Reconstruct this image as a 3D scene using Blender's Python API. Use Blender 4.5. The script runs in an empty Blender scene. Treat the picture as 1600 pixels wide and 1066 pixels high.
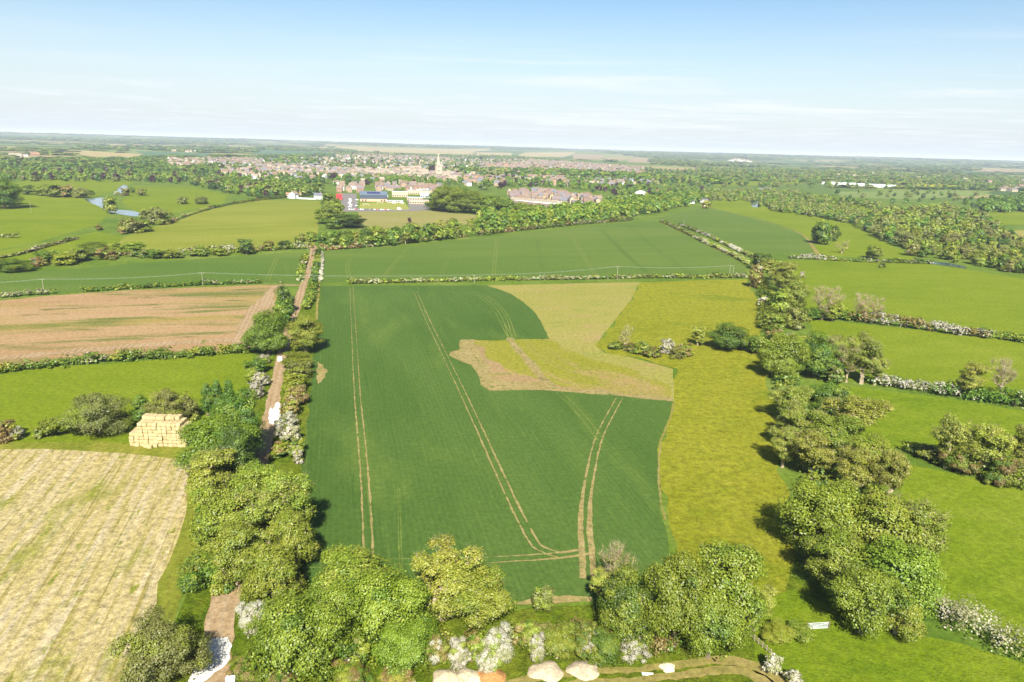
import bpy, math
import numpy as np
from mathutils import Vector, Matrix

# ------------------------------------------------------------------ camera, world, sun, exposure
C = bpy.context.scene.collection
SC = bpy.context.scene
H = 80.0
FPX = 1100.0
PITCH = math.atan(304.5 / FPX)
ROLL = math.radians(1.65)
EYE = np.array([0.0, 0.0, H])
R0 = np.array([1.0, 0, 0]); F0 = np.array([0, math.cos(PITCH), -math.sin(PITCH)]); U0 = np.array([0, math.sin(PITCH), math.cos(PITCH)])
RV = math.cos(ROLL) * R0 + math.sin(ROLL) * U0
UV = -math.sin(ROLL) * R0 + math.cos(ROLL) * U0
cam = bpy.data.cameras.new('camera'); cam.sensor_width = 36.0; cam.lens = 36.0 * FPX / 1600.0
cam.clip_start = 1.0; cam.clip_end = 80000.0
camo = bpy.data.objects.new('camera', cam); C.objects.link(camo)
M = Matrix(((RV[0], UV[0], -F0[0], 0), (RV[1], UV[1], -F0[1], 0), (RV[2], UV[2], -F0[2], H), (0, 0, 0, 1)))
camo.matrix_world = M
SC.camera = camo

def ray(px, py):
    d = F0 * FPX + RV * (px - 800.0) - UV * (py - 533.0)
    return d / np.linalg.norm(d)
def G(px, py, z=0.0):
    d = ray(px, py)
    t = (z - H) / d[2] if d[2] < -1e-4 else 60000.0
    p = EYE + d * t
    return np.array([p[0], p[1], z])
def depth(p): return float(np.dot(np.asarray(p) - EYE, F0))
def top_h(base, px, ytop):
    d = ray(px, ytop); hb = math.hypot(base[0], base[1]); hd = math.hypot(d[0], d[1])
    return H + d[2] / hd * hb

SUNDIR = ray(765, 1085)           # the way the light travels
SUN_EL = math.asin(-SUNDIR[2]); SUN_AZ = math.atan2(-SUNDIR[0], -SUNDIR[1])
EXPO = 1.4
W = bpy.data.worlds.new('World'); SC.world = W; W.use_nodes = True
nt = W.node_tree; nt.nodes.clear()
def nd(nt, t, **kw):
    n = nt.nodes.new(t)
    for k, v in kw.items(): setattr(n, k, v)
    return n
def mth(nt, op, a, b=None, clamp=False):
    n = nd(nt, 'ShaderNodeMath', operation=op, use_clamp=clamp)
    for i, v in enumerate((a, b)):
        if v is None: continue
        if isinstance(v, (int, float)): n.inputs[i].default_value = v
        else: nt.links.new(v, n.inputs[i])
    return n.outputs[0]
def build_sky():
    L = nt.links
    sky = nd(nt, 'ShaderNodeTexSky', sky_type='NISHITA', sun_disc=False)
    sky.sun_elevation = SUN_EL; sky.sun_rotation = SUN_AZ
    sky.air_density = 1.0; sky.dust_density = 1.0; sky.ozone_density = 1.0; sky.altitude = 100
    tc = nd(nt, 'ShaderNodeTexCoord'); sp = nd(nt, 'ShaderNodeSeparateXYZ'); L.new(tc.outputs['Generated'], sp.inputs[0])
    zc = mth(nt, 'MAXIMUM', sp.outputs[2], 0.0)
    den = mth(nt, 'ADD', zc, 0.035)
    cx = mth(nt, 'DIVIDE', sp.outputs[0], den); cy = mth(nt, 'DIVIDE', sp.outputs[1], den)
    def cloud(sx, sy, scale, lo, hi, det, rough, dist=0.0):
        cb = nd(nt, 'ShaderNodeCombineXYZ'); L.new(mth(nt, 'MULTIPLY', cx, sx), cb.inputs[0]); L.new(mth(nt, 'MULTIPLY', cy, sy), cb.inputs[1])
        nz = nd(nt, 'ShaderNodeTexNoise'); nz.inputs['Scale'].default_value = scale; nz.inputs['Detail'].default_value = det
        nz.inputs['Roughness'].default_value = rough; nz.inputs['Distortion'].default_value = dist
        L.new(cb.outputs[0], nz.inputs['Vector'])
        mr = nd(nt, 'ShaderNodeMapRange', interpolation_type='SMOOTHSTEP'); L.new(nz.outputs[0], mr.inputs[0])
        mr.inputs[1].default_value = lo; mr.inputs[2].default_value = hi
        return mr.outputs[0]
    def band(z0, z1, z2, z3):
        a = nd(nt, 'ShaderNodeMapRange', interpolation_type='SMOOTHSTEP'); L.new(sp.outputs[2], a.inputs[0]); a.inputs[1].default_value = z0; a.inputs[2].default_value = z1
        b = nd(nt, 'ShaderNodeMapRange', interpolation_type='SMOOTHSTEP'); L.new(sp.outputs[2], b.inputs[0]); b.inputs[1].default_value = z2; b.inputs[2].default_value = z3
        b.inputs[3].default_value = 1.0; b.inputs[4].default_value = 0.0
        return mth(nt, 'MULTIPLY', a.outputs[0], b.outputs[0])
    # general whitening towards the horizon, thin cirrus streaks, small low cumulus
    hz = nd(nt, 'ShaderNodeMapRange', interpolation_type='SMOOTHSTEP'); L.new(sp.outputs[2], hz.inputs[0])
    hz.inputs[1].default_value = -0.02; hz.inputs[2].default_value = 0.21; hz.inputs[3].default_value = 0.88; hz.inputs[4].default_value = 0.0
    c1 = mth(nt, 'MULTIPLY', cloud(0.35, 1.0, 0.55, 0.46, 0.68, 7, 0.6, 0.6), band(0.01, 0.04, 0.09, 0.15))
    c2 = mth(nt, 'MULTIPLY', cloud(1.0, 1.0, 0.9, 0.50, 0.66, 6, 0.6), band(0.0, 0.012, 0.05, 0.075))
    c3 = mth(nt, 'MULTIPLY', cloud(0.6, 1.0, 0.35, 0.52, 0.85, 8, 0.65, 1.0), 0.12)
    xr = nd(nt, 'ShaderNodeMapRange', interpolation_type='SMOOTHSTEP'); L.new(sp.outputs[0], xr.inputs[0]); xr.inputs[1].default_value = -0.35; xr.inputs[2].default_value = 0.12; xr.inputs[3].default_value = 0.15
    c1 = mth(nt, 'MULTIPLY', c1, xr.outputs[0])
    fac = mth(nt, 'ADD', mth(nt, 'MULTIPLY', c1, 0.9), mth(nt, 'MULTIPLY', c2, 0.45)); fac = mth(nt, 'ADD', fac, c3, True)
    mix0 = nd(nt, 'ShaderNodeMix', data_type='RGBA'); L.new(hz.outputs[0], mix0.inputs[0]); L.new(sky.outputs[0], mix0.inputs[6])
    mix0.inputs[7].default_value = SKY_LOW
    mix1 = nd(nt, 'ShaderNodeMix', data_type='RGBA'); L.new(fac, mix1.inputs[0]); L.new(mix0.outputs[2], mix1.inputs[6])
    mix1.inputs[7].default_value = SKY_CLOUD
    sat = nd(nt, 'ShaderNodeHueSaturation'); sat.inputs['Saturation'].default_value = 1.2; L.new(mix1.outputs[2], sat.inputs['Color'])
    bg = nd(nt, 'ShaderNodeBackground'); bg.inputs[1].default_value = SKY_STR; L.new(sat.outputs[0], bg.inputs[0])
    out = nd(nt, 'ShaderNodeOutputWorld'); L.new(bg.outputs[0], out.inputs[0])
SKY_STR = 0.056
SKY_LOW = (5.5, 6.0, 6.5, 1)
SKY_CLOUD = (6.6, 6.9, 7.3, 1)
build_sky()
sun = bpy.data.lights.new('sun', 'SUN'); sun.energy = 5.0; sun.angle = math.radians(0.53); sun.color = (1.0, 0.97, 0.88)
suno = bpy.data.objects.new('sun', sun); C.objects.link(suno); suno.location = (0, 0, 300)
suno.rotation_euler = Vector(SUNDIR.tolist()).to_track_quat('-Z', 'Y').to_euler()
vs = SC.view_settings; SC.display_settings.display_device = 'sRGB'
vs.view_transform = 'Standard'; vs.look = 'None'; vs.gamma = 1.0; vs.use_curve_mapping = False; vs.exposure = EXPO
SC.render.engine = 'CYCLES'
cy = SC.cycles; cy.use_denoising = True; cy.max_bounces = 6; cy.diffuse_bounces = 3; cy.transmission_bounces = 4; cy.volume_bounces = 0
cy.transparent_max_bounces = 6; cy.sample_clamp_indirect = 1.2

# ------------------------------------------------------------------ helpers
rng = np.random.default_rng(7)
K = 3.15                                                     # picture value over albedo for a flat sunlit surface
def lin(c): return [((v / 255) / 12.92 if v <= 10 else (((v / 255) + 0.055) / 1.055) ** 2.4) for v in c]
def alb(r, g, b, k=None):
    k = k or K
    return tuple(min(0.85, v / k) for v in lin((r, g, b))) + (1.0,)

def tag(o, label=None, cat=None, group=None, kind=None):
    if label: o['label'] = label
    if cat: o['category'] = cat
    if group: o['group'] = group
    if kind: o['kind'] = kind
    return o
def link(name, me, parent=None):
    o = bpy.data.objects.new(name, me); C.objects.link(o)
    if parent is not None: o.parent = parent
    return o
def empty(name, loc, rz=0.0):
    o = bpy.data.objects.new(name, None); C.objects.link(o); o.location = loc; o.rotation_euler = (0, 0, rz); o.empty_display_size = 0.5
    return o
def copy_tree(o, parent=None):
    c = o.copy(); C.objects.link(c)
    if parent is not None: c.parent = parent
    for ch in [x for x in KIDS.get(o.name, [])]:
        k = copy_tree(ch, c); KIDS.setdefault(c.name, []).append(k)
    return c
KIDS = {}
def kid(name, me, parent):
    o = link(name, me, parent); KIDS.setdefault(parent.name, []).append(o); return o

def fast_mesh(name, V, npoly, sides, mats, col=None, smooth=False, midx=None):
    """V (npoly*sides,3): unshared polygons of equal side count."""
    me = bpy.data.meshes.new(name); nv = npoly * sides
    me.vertices.add(nv); me.vertices.foreach_set('co', np.asarray(V, np.float32).ravel())
    me.loops.add(nv); me.loops.foreach_set('vertex_index', np.arange(nv, dtype=np.int32))
    me.polygons.add(npoly); me.polygons.foreach_set('loop_start', np.arange(0, nv, sides, dtype=np.int32))
    try: me.polygons.foreach_set('loop_total', np.full(npoly, sides, np.int32))
    except Exception: pass
    if midx is not None: me.polygons.foreach_set('material_index', np.asarray(midx, np.int32))
    me.update(calc_edges=True)
    if col is not None:
        a = me.attributes.new('col', 'FLOAT_COLOR', 'FACE'); cc = np.ones((npoly, 4), np.float32); cc[:, :3] = col
        a.data.foreach_set('color', cc.ravel())
    for m in mats: me.materials.append(m)
    if smooth: me.shade_smooth()
    return me
def mesh(name, verts, faces, mats, midx=None, smooth=False):
    me = bpy.data.meshes.new(name); me.from_pydata([tuple(map(float, v)) for v in verts], [], [tuple(f) for f in faces])
    for m in mats: me.materials.append(m)
    if midx is not None: me.polygons.foreach_set('material_index', np.asarray(midx, np.int32))
    me.update()
    if smooth: me.shade_smooth()
    return me
class MB:
    """collects boxes, prisms and tubes for one mesh"""
    def __init__(s): s.v = []; s.f = []; s.m = []
    def add(s, vs, fs, m=0):
        b = len(s.v); s.v += [tuple(v) for v in vs]; s.f += [tuple(i + b for i in f) for f in fs]; s.m += [m] * len(fs)
    def box(s, x0, x1, y0, y1, z0, z1, m=0):
        s.add([(x0, y0, z0), (x1, y0, z0), (x1, y1, z0), (x0, y1, z0), (x0, y0, z1), (x1, y0, z1), (x1, y1, z1), (x0, y1, z1)],
              [(0, 3, 2, 1), (4, 5, 6, 7), (0, 1, 5, 4), (1, 2, 6, 5), (2, 3, 7, 6), (3, 0, 4, 7)], m)
    def tube(s, pts, rad, n=6, m=0, cap=True):
        pts = np.asarray(pts, float); rad = np.broadcast_to(rad, len(pts)); vs = []
        for i, p in enumerate(pts):
            d = pts[min(i + 1, len(pts) - 1)] - pts[max(i - 1, 0)]; d = d / (np.linalg.norm(d) + 1e-9)
            a = np.cross(d, [0, 0, 1.0] if abs(d[2]) < 0.9 else [1.0, 0, 0]); a /= np.linalg.norm(a); b = np.cross(d, a)
            for k in range(n):
                t = 2 * math.pi * k / n; vs.append(p + (a * math.cos(t) + b * math.sin(t)) * rad[i])
        fs = [(i * n + k, i * n + (k + 1) % n, (i + 1) * n + (k + 1) % n, (i + 1) * n + k) for i in range(len(pts) - 1) for k in range(n)]
        if cap: fs += [tuple(range(n))[::-1], tuple((len(pts) - 1) * n + k for k in range(n))]
        s.add(vs, fs, m)
    def build(s, name, mats, parent=None, smooth=False):
        me = mesh(name, s.v, s.f, mats if isinstance(mats, list) else [mats], s.m, smooth)
        return kid(name, me, parent) if parent is not None else link(name, me)

# ------------------------------------------------------------------ materials
def new_mat(name, rough=0.9, spec=0.1):
    m = bpy.data.materials.new(name); m.use_nodes = True; t = m.node_tree; b = t.nodes['Principled BSDF']
    b.inputs['Roughness'].default_value = rough; b.inputs['Specular IOR Level'].default_value = spec
    return m, t, b
def ramp(t, stops, interp='LINEAR'):
    r = nd(t, 'ShaderNodeValToRGB'); r.color_ramp.interpolation = interp; e = r.color_ramp.elements
    e[0].position = stops[0][0]; e[0].color = stops[0][1]; e[1].position = stops[-1][0]; e[1].color = stops[-1][1]
    for p, c in stops[1:-1]: x = e.new(p); x.color = c
    return r
def noise(t, vec, scale, detail=5, rough=0.6, dist=0.0):
    n = nd(t, 'ShaderNodeTexNoise'); n.inputs['Scale'].default_value = scale; n.inputs['Detail'].default_value = detail
    n.inputs['Roughness'].default_value = rough; n.inputs['Distortion'].default_value = dist; t.links.new(vec, n.inputs['Vector']); return n.outputs[0]
def mapped(t, rz=0.0, sc=(1, 1, 1)):
    g = nd(t, 'ShaderNodeNewGeometry'); mp = nd(t, 'ShaderNodeMapping', vector_type='TEXTURE'); t.links.new(g.outputs['Position'], mp.inputs[0])
    mp.inputs['Rotation'].default_value = (0, 0, rz); mp.inputs['Scale'].default_value = sc
    return mp.outputs[0]
def field_mat(name, stops, big=0.02, mid=0.15, fine=1.5, w=(0.5, 0.3, 0.2), rz=0.0, stretch=1.0, bump=0.0, bdist=0.3, rows=None, over=None, contrast=1.0, grain=0.55, gscale=0.7):
    """stops: ramp over a sum of world-space noises (stretched along direction rz). rows=(spacing m, weight); over=(colour, noise scale, lo, hi, stretch)"""
    m, t, b = new_mat(name, 0.95, 0.05); L = t.links
    v = mapped(t, rz, (stretch, 1, 1)); vi = mapped(t)
    s = mth(t, 'MULTIPLY', noise(t, v, big, 5, 0.55, 0.3), w[0]); s = mth(t, 'ADD', s, mth(t, 'MULTIPLY', noise(t, v, mid, 5, 0.6), w[1]))
    fn = noise(t, vi, fine, 6, 0.7); s = mth(t, 'ADD', s, mth(t, 'MULTIPLY', fn, w[2]))
    if rows:
        wv = nd(t, 'ShaderNodeTexWave', wave_type='BANDS', bands_direction='Y'); wv.inputs['Scale'].default_value = 0.314 / rows[0]
        wv.inputs['Distortion'].default_value = rows[2] if len(rows) > 2 else 1.5; wv.inputs['Detail'].default_value = 3; wv.inputs['Detail Scale'].default_value = 0.6
        L.new(mapped(t, rz), wv.inputs['Vector']); s = mth(t, 'ADD', s, mth(t, 'MULTIPLY', mth(t, 'SUBTRACT', wv.outputs['Fac'], 0.5), rows[1]))
    s = mth(t, 'ADD', mth(t, 'MULTIPLY', mth(t, 'SUBTRACT', s, 0.5), 2.2 * contrast), 0.5, True)
    r = ramp(t, stops); L.new(s, r.inputs[0]); colr = r.outputs[0]
    for ov in (over or []):
        n2 = noise(t, mapped(t, rz, (ov[4], 1, 1)), ov[1], 6, 0.62, 0.4)
        mr = nd(t, 'ShaderNodeMapRange'); L.new(n2, mr.inputs[0]); mr.inputs[1].default_value = ov[2]; mr.inputs[2].default_value = ov[3]
        mx = nd(t, 'ShaderNodeMix', data_type='RGBA'); L.new(mr.outputs[0], mx.inputs[0]); L.new(colr, mx.inputs[6]); mx.inputs[7].default_value = ov[0]; colr = mx.outputs[2]
    if grain:
        gn = noise(t, vi, gscale, 7, 0.88); gf = mth(t, 'ADD', mth(t, 'MULTIPLY', mth(t, 'SUBTRACT', gn, 0.5), grain * 5.0), 1.0)
        vm = nd(t, 'ShaderNodeVectorMath', operation='SCALE'); L.new(colr, vm.inputs[0]); L.new(gf, vm.inputs['Scale']); colr = vm.outputs[0]
    L.new(colr, b.inputs['Base Color'])
    if bump:
        bp = nd(t, 'ShaderNodeBump'); bp.inputs['Strength'].default_value = bump; bp.inputs['Distance'].default_value = bdist
        L.new(fn, bp.inputs['Height']); L.new(bp.outputs[0], b.inputs['Normal'])
    return m
def flat_mat(name, c, rough=0.8, spec=0.2, var=0.15, scale=2.0):
    m, t, b = new_mat(name, rough, spec)
    n = noise(t, mapped(t), scale, 4, 0.6); lo = tuple(v * (1 - var) for v in c[:3]) + (1,); hi = tuple(min(.9, v * (1 + var)) for v in c[:3]) + (1,)
    r = ramp(t, [(0.3, lo), (0.7, hi)]); t.links.new(n, r.inputs[0]); t.links.new(r.outputs[0], b.inputs['Base Color']); return m

def foliage_mat():
    m = bpy.data.materials.new('foliage'); m.use_nodes = True; t = m.node_tree; t.nodes.clear(); L = t.links
    at = nd(t, 'ShaderNodeAttribute', attribute_name='col'); oi = nd(t, 'ShaderNodeObjectInfo')
    hs = nd(t, 'ShaderNodeHueSaturation'); L.new(at.outputs['Color'], hs.inputs['Color'])
    L.new(mth(t, 'ADD', mth(t, 'MULTIPLY', oi.outputs['Random'], 0.03), 0.485), hs.inputs['Hue'])
    v = mth(t, 'FRACT', mth(t, 'MULTIPLY', oi.outputs['Random'], 7.31)); L.new(mth(t, 'ADD', mth(t, 'MULTIPLY', v, 0.34), 0.83), hs.inputs['Value'])
    d = nd(t, 'ShaderNodeBsdfDiffuse'); tr = nd(t, 'ShaderNodeBsdfTranslucent'); mx = nd(t, 'ShaderNodeMixShader'); mx.inputs[0].default_value = 0.22
    gl = nd(t, 'ShaderNodeBsdfGlossy'); gl.inputs['Roughness'].default_value = 0.5; gl.inputs['Color'].default_value = (1, 1, 1, 1)
    m2 = nd(t, 'ShaderNodeMixShader'); m2.inputs[0].default_value = 0.025
    L.new(hs.outputs[0], d.inputs[0]); L.new(hs.outputs[0], tr.inputs[0]); L.new(d.outputs[0], mx.inputs[1]); L.new(tr.outputs[0], mx.inputs[2])
    L.new(mx.outputs[0], m2.inputs[1]); L.new(gl.outputs[0], m2.inputs[2])
    o = nd(t, 'ShaderNodeOutputMaterial'); L.new(m2.outputs[0], o.inputs[0]); return m
MF = foliage_mat()
MBARK = flat_mat('bark', (0.16, 0.12, 0.085, 1), 0.95, 0.05, 0.3, 1.5)
MTWIG = flat_mat('pale_bark', (0.27, 0.22, 0.14, 1), 0.95, 0.05, 0.25, 1.5)

# direction of the crop rows and tracks (towards the far end of the track)
a0 = G(520, 330) - G(505, 900); ROWDIR = math.atan2(a0[1], a0[0])
a1 = G(250, 760) - G(80, 1000); STUBDIR = ROWDIR
a2 = G(1150, 436) - G(520, 441); CROSSDIR = math.atan2(a2[1], a2[0])

A = alb
mats = {}
mats['ground'] = field_mat('meadow_ground', [(0.1, A(118, 140, 40)), (0.5, A(146, 160, 50)), (0.9, A(172, 178, 74))], 0.006, 0.05, 0.9, (0.35, 0.3, 0.35), bump=0.5, contrast=1.3)
mats['crop'] = field_mat('green_wheat', [(0.0, A(84, 120, 46)), (0.5, A(106, 140, 60)), (1.0, A(130, 158, 74))], 0.012, 0.06, 3.0, (0.5, 0.3, 0.2), ROWDIR, 4.0, 0.6, 0.25, rows=(1.3, 0.05, 2.0), contrast=1.25, over=[(A(134, 160, 70), 0.035, 0.56, 0.75, 4.0), (A(140, 164, 78), 0.8, 0.62, 0.72, 30.0), (A(84, 124, 50), 0.5, 0.62, 0.72, 30.0)], grain=0.38)
mats['crop_far'] = field_mat('far_green_wheat', [(0.0, A(106, 142, 54)), (0.5, A(126, 154, 62)), (1.0, A(150, 168, 76))], 0.012, 0.06, 1.0, (0.5, 0.3, 0.2), CROSSDIR, 5.0, 0.3, 0.25, contrast=1.2)
mats['soil'] = field_mat('sandy_soil_with_weeds', [(0.0, A(176, 140, 92)), (0.5, A(212, 178, 124)), (1.0, A(226, 198, 148))], 0.02, 0.2, 1.5, (0.4, 0.3, 0.3), CROSSDIR, 3.0, 0.4, 0.2,
    over=[(A(168, 174, 70), 0.07, 0.52, 0.64, 3.0)])
mats['soil_left'] = field_mat('bare_brown_soil', [(0.0, A(202, 158, 110)), (0.5, A(226, 186, 134)), (1.0, A(236, 204, 154))], 0.02, 0.2, 1.5, (0.4, 0.3, 0.3), CROSSDIR + 0.06, 6.0, 0.4, 0.2,
    over=[(A(204, 180, 100), 0.028, 0.48, 0.60, 6.0), (A(150, 154, 78), 0.08, 0.53, 0.62, 7.0), (A(110, 126, 50), 0.14, 0.60, 0.68, 5.0)])
mats['tan'] = field_mat('thin_young_crop', [(0.0, A(170, 176, 74)), (0.45, A(196, 190, 94)), (1.0, A(216, 198, 116))], 0.02, 0.12, 1.2, (0.5, 0.3, 0.2), CROSSDIR, 2.5, 0.3, 0.2,
    over=[(A(216, 186, 124), 0.05, 0.54, 0.70, 2.0), (A(176, 184, 84), 0.08, 0.56, 0.70, 2.0)])
mats['tan_low'] = field_mat('patchy_bare_crop', [(0.0, A(166, 172, 44)), (0.5, A(186, 182, 66)), (1.0, A(204, 188, 92))], 0.03, 0.15, 1.2, (0.5, 0.3, 0.2), ROWDIR + 0.3, 2.5, 0.3, 0.2,
    over=[(A(222, 186, 126), 0.045, 0.52, 0.64, 2.2)])
mats['yellow'] = field_mat('yellow_green_meadow', [(0.0, A(148, 156, 30)), (0.45, A(180, 182, 46)), (1.0, A(206, 202, 72))], 0.02, 0.2, 1.3, (0.25, 0.3, 0.45), CROSSDIR, 1.4, 0.9, 0.5, contrast=1.25, grain=0.65, gscale=0.5, over=[(A(132, 160, 30), 0.03, 0.56, 0.72, 1.5)])
mats['pasture'] = field_mat('bright_pasture', [(0.0, A(122, 152, 26)), (0.5, A(154, 174, 36)), (1.0, A(180, 190, 60))], 0.012, 0.10, 1.6, (0.35, 0.3, 0.35), CROSSDIR - 0.1, 2.0, 0.7, 0.3, contrast=1.3)
mats['pasture2'] = field_mat('lush_pasture', [(0.0, A(112, 150, 24)), (0.5, A(154, 178, 36)), (1.0, A(182, 194, 64))], 0.02, 0.16, 2.0, (0.3, 0.3, 0.4), CROSSDIR - 0.3, 1.5, 0.9, 0.35, contrast=1.4, grain=0.5, gscale=0.6)
mats['verge'] = field_mat('verge_grass', [(0.0, A(84, 122, 26)), (0.5, A(136, 158, 36)), (1.0, A(176, 180, 62))], 0.05, 0.3, 2.0, (0.3, 0.35, 0.35), ROWDIR, 2.0, 1.0, 0.5, contrast=1.5, grain=0.8, gscale=0.45)
mats['stubble'] = field_mat('pale_stubble', [(0.0, A(190, 184, 86)), (0.36, A(226, 206, 130)), (0.60, A(248, 224, 160)), (1.0, A(255, 244, 196))], 0.03, 0.45, 2.4, (0.2, 0.34, 0.46), STUBDIR, 6.0, 0.6, 0.15,
    over=[(A(250, 230, 184), 0.55, 0.47, 0.66, 26.0), (A(196, 180, 100), 0.75, 0.53, 0.64, 30.0), (A(176, 178, 70), 0.09, 0.55, 0.68, 2.6), (A(164, 170, 60), 0.45, 0.60, 0.68, 3.0)], contrast=1.4, grain=0.8)
mats['stubble_edge'] = field_mat('weedy_stubble_edge', [(0.0, A(124, 146, 40)), (0.5, A(168, 172, 60)), (1.0, A(212, 196, 104))], 0.05, 0.3, 2.0, (0.35, 0.35, 0.3), STUBDIR, 5.0, 0.6, 0.2, contrast=1.3)
mats['hillfield'] = field_mat('olive_pasture', [(0.0, A(146, 160, 48)), (0.5, A(172, 180, 62)), (1.0, A(196, 194, 86))], 0.012, 0.06, 0.7, (0.45, 0.35, 0.2), CROSSDIR + 0.2, 4.0, 0.3, contrast=1.4)
mats['track'] = field_mat('dirt_track', [(0.0, A(186, 154, 108)), (0.5, A(222, 188, 142)), (1.0, A(238, 212, 170))], 0.1, 0.6, 3.0, (0.3, 0.3, 0.4), ROWDIR, 8.0, 0.5, 0.1, rows=(1.9, 0.10, 1.0), over=[(A(150, 156, 60), 0.12, 0.60, 0.72, 5.0)], contrast=1.3)
mats['rut'] = field_mat('wheel_rut_soil', [(0.0, A(168, 158, 84)), (0.5, A(206, 184, 118)), (1.0, A(228, 202, 146))], 0.15, 0.9, 3.0, (0.35, 0.35, 0.3), contrast=1.3, over=[(A(128, 150, 66), 0.5, 0.56, 0.64, 1.0)])
mats['rut_faint'] = field_mat('worn_wheel_line', [(0.0, A(116, 148, 62)), (0.5, A(150, 168, 78)), (1.0, A(200, 186, 108))], 0.05, 0.4, 2.0, (0.4, 0.35, 0.25))
mats['rut_dark'] = field_mat('dark_wheel_line', [(0.0, A(84, 122, 46)), (1.0, A(100, 136, 56))], 0.1, 0.6, 3.0)
mats['path'] = field_mat('worn_grass_path', [(0.0, A(140, 160, 58)), (0.4, A(184, 172, 92)), (1.0, A(222, 192, 128))], 0.1, 0.5, 2.0, (0.3, 0.4, 0.3))
mats['chalk'] = flat_mat('white_chalk', (0.50, 0.48, 0.42, 1), 0.9, 0.1, 0.3, 1.6)
mats['dryfield'] = field_mat('dry_playing_field', [(0.0, A(160, 168, 74)), (0.5, A(190, 184, 104)), (1.0, A(212, 192, 132))], 0.012, 0.05, 0.6, (0.5, 0.35, 0.15), CROSSDIR, 4.0)
mats['pitch'] = flat_mat('yellow_green_pitch', A(204, 206, 96), 0.9, 0.1, 0.05, 0.1)
mats['tarmac'] = flat_mat('pale_tarmac', A(178, 168, 160), 0.9, 0.2, 0.06, 0.3)
mats['gold'] = flat_mat('golden_field', A(226, 204, 138), 0.9, 0.1, 0.08, 0.01)
mats['sandfield'] = flat_mat('pale_brown_field', A(206, 178, 132), 0.9, 0.1, 0.08, 0.01)
mats['bluefield'] = flat_mat('blue_green_crop', A(112, 152, 104), 0.9, 0.1, 0.1, 0.01)
mats['palefield'] = flat_mat('pale_green_crop', A(160, 180, 90), 0.9, 0.1, 0.1, 0.01)
mats['rape'] = flat_mat('yellow_rapeseed', A(232, 222, 40), 0.9, 0.1, 0.04, 0.02)
def water_mat():
    m, t, b = new_mat('river_water', 0.06, 0.6); b.inputs['Base Color'].default_value = (0.05, 0.08, 0.09, 1)
    bp = nd(t, 'ShaderNodeBump'); bp.inputs['Strength'].default_value = 0.15; bp.inputs['Distance'].default_value = 0.2
    t.links.new(noise(t, mapped(t), 0.8, 3, 0.5), bp.inputs['Height']); t.links.new(bp.outputs[0], b.inputs['Normal']); return m
mats['water'] = water_mat()

# ------------------------------------------------------------------ ground: one sheet to the horizon, flat to 6 km, low ridges beyond
def vnoise(x, y, s, seed=0):
    x = np.asarray(x, float) / s; y = np.asarray(y, float) / s
    xi = np.floor(x).astype(np.int64); yi = np.floor(y).astype(np.int64); fx = x - xi; fy = y - yi
    fx = fx * fx * (3 - 2 * fx); fy = fy * fy * (3 - 2 * fy)
    def h(a, b):
        n = (a * 374761393 + b * 668265263 + seed * 974634777) & 0xffffffff
        n = ((n ^ (n >> 13)) * 1274126177) & 0xffffffff
        return ((n ^ (n >> 16)) & 0xffff) / 65535.0
    return (h(xi, yi) * (1 - fx) + h(xi + 1, yi) * fx) * (1 - fy) + (h(xi, yi + 1) * (1 - fx) + h(xi + 1, yi + 1) * fx) * fy
def terrain(x, y):
    r = np.hypot(x, y); k = np.clip((r - 6500) / 7000, 0, 1); k = k * k * (3 - 2 * k)
    return k * (34 + 34 * vnoise(x, y, 4200, 3) + 12 * vnoise(x, y, 1500, 4))
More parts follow.
